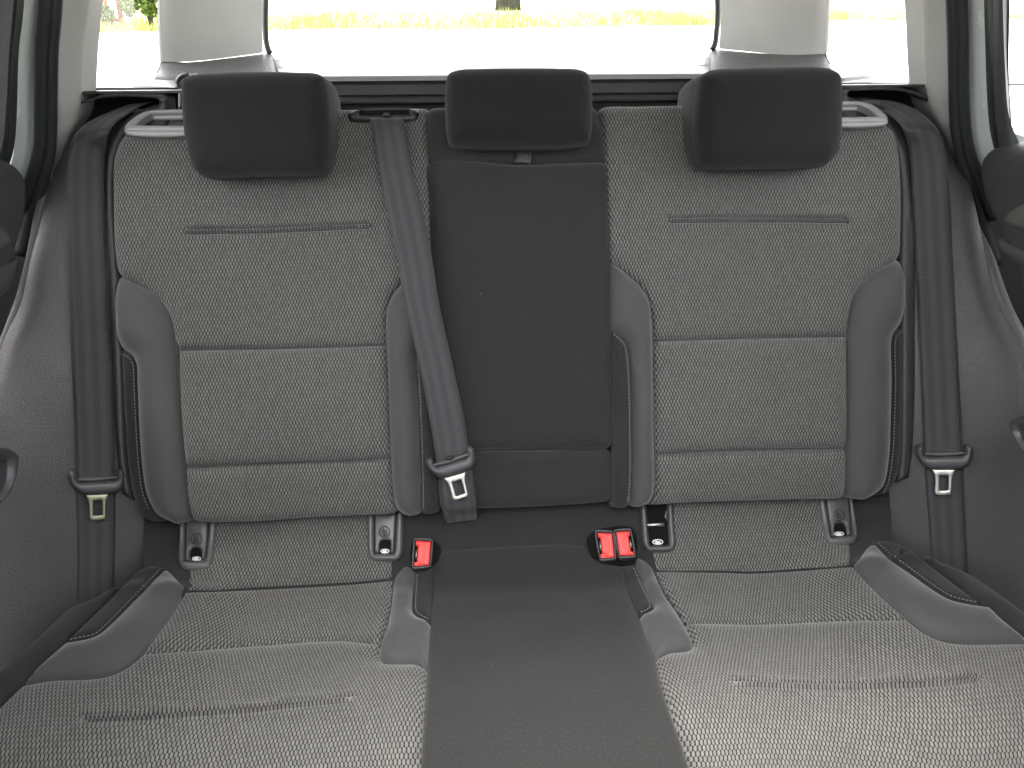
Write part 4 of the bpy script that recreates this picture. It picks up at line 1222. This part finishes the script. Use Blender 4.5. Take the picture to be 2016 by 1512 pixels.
def strap(name, parent, rows, thick=.0014, n=60, bow=0.0):
    Lp = np.array([r_[0] for r_ in rows])
    Rp = np.array([r_[1] for r_ in rows])
    L, Rr = smooth3(Lp, n), smooth3(Rp, n)
    m = 9
    G = np.stack([L + (Rr - L) * t for t in np.linspace(0, 1, m)], 1)
    nn = np.cross(np.gradient(G, axis=1).reshape(-1, 3), np.gradient(G, axis=0).reshape(-1, 3)).reshape(n, m, 3)
    nn /= np.linalg.norm(nn, axis=2)[:, :, None] + 1e-12
    if (nn * (CAM - G)).sum() < 0:
        nn = -nn
    t = np.linspace(-1, 1, m)
    G = G + nn * ((1 - t ** 2) * bow)[None, :, None]
    edge = np.array([.35] + [1.0] * (m - 2) + [.35])
    V1 = (G + nn * (thick / 2 * edge)[None, :, None]).reshape(-1, 3)
    V2 = (G - nn * (thick / 2 * edge)[None, :, None]).reshape(-1, 3)
    F = [[i * m + j, i * m + j + 1, (i + 1) * m + j + 1, (i + 1) * m + j] for i in range(n - 1) for j in range(m - 1)]
    k = n * m
    f0 = F[0]
    fl = np.cross(V1[f0[1]] - V1[f0[0]], V1[f0[2]] - V1[f0[0]]) @ nn[0, 0] < 0
    F2 = [[k + a for a in f[::-1]] for f in F]
    F3 = []
    for j in (0, m - 1):
        for i in range(n - 1):
            q = [i * m + j, (i + 1) * m + j, k + (i + 1) * m + j, k + i * m + j]
            F3.append(q if j == 0 else q[::-1])
    F = F + F2 + F3
    if fl:
        F = [f[::-1] for f in F]
    w = np.linspace(0, 1, m) * .047
    l = np.r_[0, np.cumsum(np.linalg.norm(np.diff(G[:, m // 2], axis=0), axis=1))]
    UV = np.stack(np.meshgrid(w, l), 2).reshape(-1, 2)
    return mesh(name, np.concatenate([V1, V2]), F, MT['web'], parent, np.concatenate([UV, UV]))


def rows_on(s, lst):
    out = []
    for l, r_, o in lst:
        if o > .5:                       # a given distance into the car
            out.append((at_y(o, [l])[0], at_y(o, [r_])[0]))
        else:
            out.append((s.at([l], o)[0], s.at([r_], o)[0]))
    return out


b1 = thing('seat_belt', 'slack seat belt beside the left door trim, brassy latch plate', 'seat belt', group='rear seat belts')
strap('webbing', b1, rows_on(SIDE[-1], [((252, 206), (300, 200), 1.36), ((226, 216), (278, 209), 1.30), ((190, 232), (256, 223), 1.262), ((160, 250), (230, 240), 1.235), ((144, 272), (214, 262), 1.215), ((135, 300), (207, 292), .042), ((131, 350), (205, 340), .034), ((132, 430), (207, 430), .026), ((134, 521), (211, 521), .022), ((141, 708), (220, 700), .022), ((147, 850), (225, 840), .022), ((150, 952), (228, 946), .024), ((152, 960), (229, 954), .020)]), n=90)
strap('lower_webbing', b1, rows_on(SIDE[-1], [((147, 945), (226, 935), .012), ((150, 1010), (228, 1000), .012), ((152, 1090), (227, 1075), .012), ((151, 1185), (225, 1170), .012), ((150, 1260), (224, 1250), .012)]), n=40)
b2 = thing('seat_belt', 'slack seat belt beside the right door trim, steel latch plate', 'seat belt', group='rear seat belts')
strap('webbing', b2, rows_on(SIDE[1], [((1680, 190), (1732, 196), 1.36), ((1702, 200), (1762, 200), 1.30), ((1732, 217), (1800, 214), 1.262), ((1758, 232), (1828, 234), 1.235), ((1776, 252), (1848, 256), 1.215), ((1787, 285), (1860, 290), .042), ((1793, 335), (1867, 340), .034), ((1798, 430), (1873, 430), .026), ((1803, 521), (1877, 521), .022), ((1811, 690), (1886, 690), .022), ((1817, 820), (1893, 820), .022), ((1820, 902), (1897, 902), .024), ((1821, 910), (1898, 910), .020)]), n=90)
strap('lower_webbing', b2, rows_on(SIDE[1], [((1818, 890), (1896, 890), .012), ((1823, 960), (1898, 955), .012), ((1829, 1040), (1902, 1040), .012), ((1834, 1110), (1906, 1125), .012), ((1838, 1180), (1910, 1190), .012)]), n=40)
b3 = thing('seat_belt', 'belt slanting from the backrest outlet across the folding armrest, bright latch plate', 'seat belt', group='rear seat belts')
strap('webbing', b3, rows_on(BACK, [((733, 226), (790, 226), -.008), ((728, 230), (796, 231), .010), ((731, 250), (799, 252), .020), ((744, 330), (813, 330), .026), ((765, 434), (836, 430), .030), ((780, 503), (850, 503), .032), ((799, 604), (866, 604), .034), ((830, 743), (894, 730), .032), ((848, 840), (914, 825), .030), ((861, 920), (925, 900), .028), ((866, 930), (926, 912), .024)]), n=90)
strap('lower_webbing', b3, rows_on(BACK, [((866, 918), (926, 908), .016), ((867, 955), (932, 945), .016), ((870, 985), (937, 985), .018), ((876, 1012), (938, 1008), .012), ((880, 1030), (938, 1022), -.02)]), n=40)
strap('webbing_fold', b3, rows_on(BACK, [((864, 936), (872, 934), .010), ((864, 970), (874, 968), .012), ((870, 1000), (880, 1000), .012), ((876, 1024), (884, 1026), .004)]), n=20)
panel('belt_stop', b3, MT['black'], BACK, [(754, 224), (760, 222), (766, 224), (767, 229), (760, 231), (753, 229)], H=.003, r=.004, e=0, off=.015, res=.02, step=2, skirt=.01)


def tongue(parent, s, c, ang, off, grip, metal, hole, mm, stop=False):
    """grip, metal, hole: outlines in photo pixels about the point c, before turning by ang"""
    ca, sa = math.cos(ang), math.sin(ang)

    def T(pp):
        return [(c[0] + p[0] * ca - p[1] * sa, c[1] + p[0] * sa + p[1] * ca, *p[2:]) for p in pp]
    gp = panel('tongue_grip', parent, MT['grip'], s, T(grip), H=.006, r=.008, e=0, off=off, res=.02, step=3, skirt=.011, fac=2.5)
    panel('slot_bar', gp, MT['grip'], s, T([(-40, -8, 'c'), (40, -12, 'c'), (41, -6, 'c'), (0, -1), (-38, -2, 'c')]), H=.002, r=.002, e=0, off=off + .001, res=.02, step=3, skirt=.006)
    panel('latch_plate', gp, mm, s, T(metal), H=.0012, r=.0016, e=0, off=off + .002, res=.02, step=2, skirt=.0025, holes=[T(hole)])
    if stop:
        panel('stop_button', parent, MT['black'], s, T([(-8, -13), (0, -15), (8, -13), (9, -9), (0, -6), (-9, -9)]), H=.004, r=.005, e=0, off=off + .004, res=.02, step=2, skirt=.004)
    return gp


GRIP = [(-57, -12), (-55, -18), (-49, -22), (-41, -21, 'c'), (-40, -12), (-37, -2), (-20, -1), (0, -2), (20, -3), (36, -4), (40, -12), (41, -23, 'c'), (50, -24), (56, -18), (57, -8), (53, 10), (44, 19), (30, 23), (0, 25), (-25, 25), (-38, 20), (-52, 4)]
METAL = [(-23, 25, 'c'), (23, 24, 'c'), (21, 30), (18, 38), (17, 50), (16, 70), (14, 74), (8, 75), (-9, 76), (-15, 74), (-17, 70), (-17, 52), (-18, 39), (-21, 31)]
HOLE = [(-8, 37, 'c'), (9, 36, 'c'), (9, 65, 'c'), (-8, 66, 'c')]
tongue(b1, SIDE[-1], (191, 949), R(-1), .026, GRIP, METAL, HOLE, MT['brass'])
tongue(b2, SIDE[1], (1859, 900), R(1.5), .026, GRIP, METAL, HOLE, MT['steel'])
G2 = [(p[0] * .86, p[1] * .95, *p[2:]) for p in GRIP]
M2 = [(p[0] * .98, p[1] * .95 + 1, *p[2:]) for p in METAL]
H2 = [(p[0] * 1.05, p[1] * .97 + 1, *p[2:]) for p in HOLE]
tongue(b3, BACK, (889, 912), R(-15), .034, G2, M2, H2, MT['steel'], stop=True)

# ------------------------------------------------------------------ buckles


def buckle(label, quad, notch, off, grp):
    """quad: corners of the button face in photo pixels, from its top left, clockwise; notch -1 / 1: side of the latch opening"""
    q = np.array(quad, float)
    c = q.mean(0)
    o = thing('belt_buckle', label, 'belt buckle', group=grp)
    O = CUSH.at([c], off)[0]
    n = CAM - O
    n /= np.linalg.norm(n)
    n = n + np.array([0, .05, .35])
    n /= np.linalg.norm(n)
    a = np.array([1.0, 0, 0]) - n * n[0]
    s = plane_surf(O, a, np.cross(n, a), .4)

    def out(k):
        return [tuple(c + (p - c) * k) for p in q]

    def bl(u, v):
        return (1 - v) * ((1 - u) * q[0] + u * q[1]) + v * ((1 - u) * q[3] + u * q[2])
    panel('housing', o, MT['grip'], s, [(*p, '') for p in sum(([tuple(c + (p - c) * 1.13 * np.array([1.0, .9])), tuple(c + (p - c) * 1.13 * np.array([.9, 1.0]))] if i % 2 == 0 else [tuple(c + (p - c) * 1.13 * np.array([.9, 1.0])), tuple(c + (p - c) * 1.13 * np.array([1.0, .9]))] for i, p in enumerate(q)), [])],
          H=.002, r=.003, e=0, res=.02, step=3, skirt=.06, holes=[[(*p, 'c') for p in out(1.0)]])
    panel('latch_mouth', o, MT['pit'], s, [(*p, 'c') for p in out(1.04)], H=0, r=.003, e=0, off=-.008, res=.02, step=6, skirt=.001)
    u0 = .0
    if notch < 0:
        pts = [(.06, .03), (.95, .03), (.96, .97), (.04, .97), (.04, .82), (.2, .82), (.2, .22), (.06, .20)]
        ridge = [(.16, .14), (.42, .12), (.55, .22), (.55, .75), (.5, .86), (.3, .88)]
    else:
        pts = [(.05, .03), (.94, .03), (.94, .20), (.8, .22), (.8, .82), (.96, .84), (.96, .97), (.04, .97)]
        ridge = [(.84, .12), (.62, .14), (.48, .24), (.5, .75), (.58, .86), (.76, .88)]
    bt_ = panel('release_button', o, MT['red'], s, [(*bl(*p), 'c') for p in pts], H=.0025, r=.004, e=0, off=-.002, res=.01, step=3, skirt=.008,
                grooves=[([tuple(bl(*p)) for p in ridge], .0018, -.0012)])
    # a steel glint of the latch inside the mouth
    xx = .12 if notch < 0 else .88
    tube('latch_spring', o, MT['steel'], s.at([tuple(bl(xx, .35)), tuple(bl(xx, .5)), tuple(bl(xx, .7))], -.006), .0014, 6)
    return o


buckle('red button belt buckle standing alone beside the left inner bolster', [(817, 1063), (850, 1065), (846, 1113), (814, 1116)], -1, .012, 'belt buckles on the cushion')
buckle('left one of the two touching red button buckles by the open anchor', [(1174, 1047), (1206, 1049), (1211, 1098), (1182, 1100)], -1, .012, 'belt buckles on the cushion')
buckle('right one of the two touching red button buckles, next to the open anchor', [(1211, 1046), (1241, 1044), (1249, 1094), (1219, 1095)], 1, .016, 'belt buckles on the cushion')
# flat black sheets on the cushion, painting the shade of the buckle wells
panel('buckle_well_shade', cu, MT['pit'], CUSH, [(812, 1070), (850, 1062), (868, 1080), (866, 1095), (857, 1111), (830, 1122), (815, 1124)], H=0, r=.004, e=0, off=.0015, res=.02, step=4, skirt=.001)
panel('buckle_well_shade', cu, MT['pit'], CUSH, [(1155, 1062), (1164, 1050), (1180, 1042), (1245, 1040), (1254, 1095), (1248, 1110), (1222, 1112), (1186, 1107), (1168, 1097), (1160, 1083)], H=0, r=.004, e=0, off=.0015, res=.02, step=4, skirt=.001)


# ------------------------------------------------------------------ outside
def outdoors(px, z=0.0):
    return at(2, z, px)


def mat_ground(name, c1, c2, scale):
    q = NB(name)
    vec = q.obj()
    f = q.noise(vec, scale, 6, 0.65)
    q.set(Base_Color=q.mix(f, c1, c2), Roughness=0.95, Specular_IOR_Level=0.2)
    q.bump(q.noise(vec, scale * 30, 4), .4, .01)
    return q.m


def sheet(name, pts, z, mat, kind='structure'):
    o = mesh(name, [(x, y, z) for x, y in pts], [tuple(range(len(pts)))], mat, None, smooth=False)
    o['kind'] = kind
    return o


sheet('ground', [(-400, -400), (400, -400), (400, 400), (-400, 400)], -.01, mat_ground('grass ground', (.16, .18, .07, 1), (.32, .32, .17, 1), .6))
edge = [(0, 66), (200, 64), (312, 62), (530, 60), (700, 56), (900, 58), (1100, 54), (1300, 50), (1405, 50), (1640, 40), (1780, 40), (2016, 36)]
E_ = np.array([outdoors([p])[0] for p in edge])
road = [(-60, E_[0][1] + 3)] + [(p[0], p[1]) for p in E_] + [(60, E_[-1][1] + 6), (60, -60), (-60, -60)]
sheet('road', road, .0, mat_ground('pale concrete', (.40, .39, .37, 1), (.52, .51, .49, 1), .5))

# grass blades on the verge
V, F = [], []
for i in range(9000):
    k = rng.integers(0, len(E_) - 1)
    t = rng.random()
    p = E_[k] * (1 - t) + E_[k + 1] * t
    d = rng.random() ** 2 * 9
    x, y = p[0] + rng.normal() * .3 + d * .05 * rng.normal(), p[1] + d
    clump = .5 + .5 * math.sin(x * 1.7) * math.sin(x * .53 + 1)
    hgt = (.10 + .22 * rng.random()) * (.4 + clump)
    a = rng.random() * 6.28
    w = .018
    dx, dy = math.cos(a) * w, math.sin(a) * w
    lx, ly = rng.normal() * .06, rng.normal() * .06
    k0 = len(V)
    V += [(x - dx, y - dy, -.01), (x + dx, y + dy, -.01), (x + lx, y + ly, hgt)]
    F.append((k0, k0 + 1, k0 + 2))
gr = mesh('grass', V, F, mat_ground('grass blades', (.13, .16, .035, 1), (.28, .28, .10, 1), 2), None, smooth=False)
gr['kind'] = 'stuff'


def foliage(name, parent, mat, centre, rad, n, size):
    V, F = [], []
    cl = [(rng.normal(size=3) * np.array(rad) * .55, .35 + .5 * rng.random()) for _ in range(26)]
    for i in range(n):
        c, s = cl[rng.integers(0, len(cl))]
        d = rng.normal(size=3)
        d /= np.linalg.norm(d)
        p = np.array(centre) + c + d * s * np.array(rad) * .42 * rng.random() ** .4
        a = rng.normal(size=3)
        a /= np.linalg.norm(a)
        b = np.cross(a, rng.normal(size=3))
        b /= np.linalg.norm(b) + 1e-9
        q = size * (.6 + .8 * rng.random())
        k = len(V)
        V += [p - a * q, p + b * q * .5, p + a * q, p - b * q * .5]
        F.append((k, k + 1, k + 2, k + 3))
    return mesh(name, V, F, mat, parent, smooth=False)


leaf = mat_ground('green leaves', (.018, .045, .006, 1), (.075, .10, .012, 1), 1.2)
bark = mat_ground('grey bark', (.02, .02, .017, 1), (.07, .07, .06, 1), 3)


def tree(label, px, hgt, rad, n, size, tr, mid=.85):
    p = outdoors([px])[0]
    o = thing('tree', label, 'tree')
    tube('trunk', o, bark, [p + np.array((0, 0, -.05)), p + np.array((.04, 0, hgt * .3)), p + np.array((-.05, .03, hgt * .6)), p + np.array((.02, 0, hgt))], np.array([1.25, 1, .8, .4] * 1) * tr, 12)
    for k in range(5):
        a = k * 1.3
        tube('limb', o, bark, [p + np.array((0, 0, hgt * (.4 + .1 * k))), p + np.array((math.cos(a) * rad[0] * .4, math.sin(a) * rad[1] * .4, hgt * (.6 + .08 * k))), p + np.array((math.cos(a) * rad[0] * .7, math.sin(a) * rad[1] * .7, hgt * (.68 + .09 * k)))], np.array([.45, .3, .15]) * tr, 8)
    foliage('crown', o, leaf, p + np.array((0, 0, hgt * mid)), rad, n, size)


tree('bushy green tree at the road edge, seen past the left rear pillar', (298, 54), 1.6, (.75, .8, .85), 5200, .06, .06, .5)
tree('broad dark trunk on the verge seen through the tailgate window', (1000, 20), 4.2, (2.2, 2.0, 1.4), 3000, .12, .45)

# leaning rusty timber frame by the left pillar
tm = thing('timber_frame', 'rusty red leaning timber frame beside the bushy tree', 'timber frame')
wood = mat_ground('weathered red timber', (.07, .022, .010, 1), (.11, .04, .018, 1), 4)
pale = mat_ground('pale timber', (.45, .42, .36, 1), (.55, .52, .46, 1), 4)
f0 = outdoors([(225, 60)])[0]
Yf = f0[1] + .3
for x0, y0, x1, y1, rad, mm in ((214, 62, 203, -40, .055, wood), (245, 62, 222, -40, .065, wood), (232, 40, 218, -40, .05, pale), (204, 62, 199, -20, .04, wood), (240, 34, 233, -40, .035, wood)):
    tube('post', tm, mm, np.concatenate([at_y(Yf, [(x0, y0)]), at_y(Yf, [((x0 + x1) / 2, (y0 + y1) / 2)]), at_y(Yf, [(x1, y1)])]), rad, 8)
for y in (40, 50):
    tube('rail', tm, wood, np.concatenate([at_y(Yf - .05, [(208, y + 2)]), at_y(Yf - .05, [(225, y)]), at_y(Yf - .05, [(243, y)])]), .04, 8)
# brown scrap lying on the verge
p = [outdoors([q], .03)[0] for q in ((985, 44), (991, 43), (1004, 46), (1011, 52), (1001, 56), (995, 52), (986, 48))]
sc = mesh('scrap_board', [tuple(v) for v in p] + [(v[0], v[1], .0) for v in p], [tuple(range(7))] + [(i, 7 + i, 7 + (i + 1) % 7, (i + 1) % 7) for i in range(7)], mat_ground('brown board', (.09, .06, .04, 1), (.13, .09, .06, 1), 3), None, smooth=False)
sc['label'], sc['category'] = 'small brown scrap lying on the pale ground near the broad trunk', 'scrap'
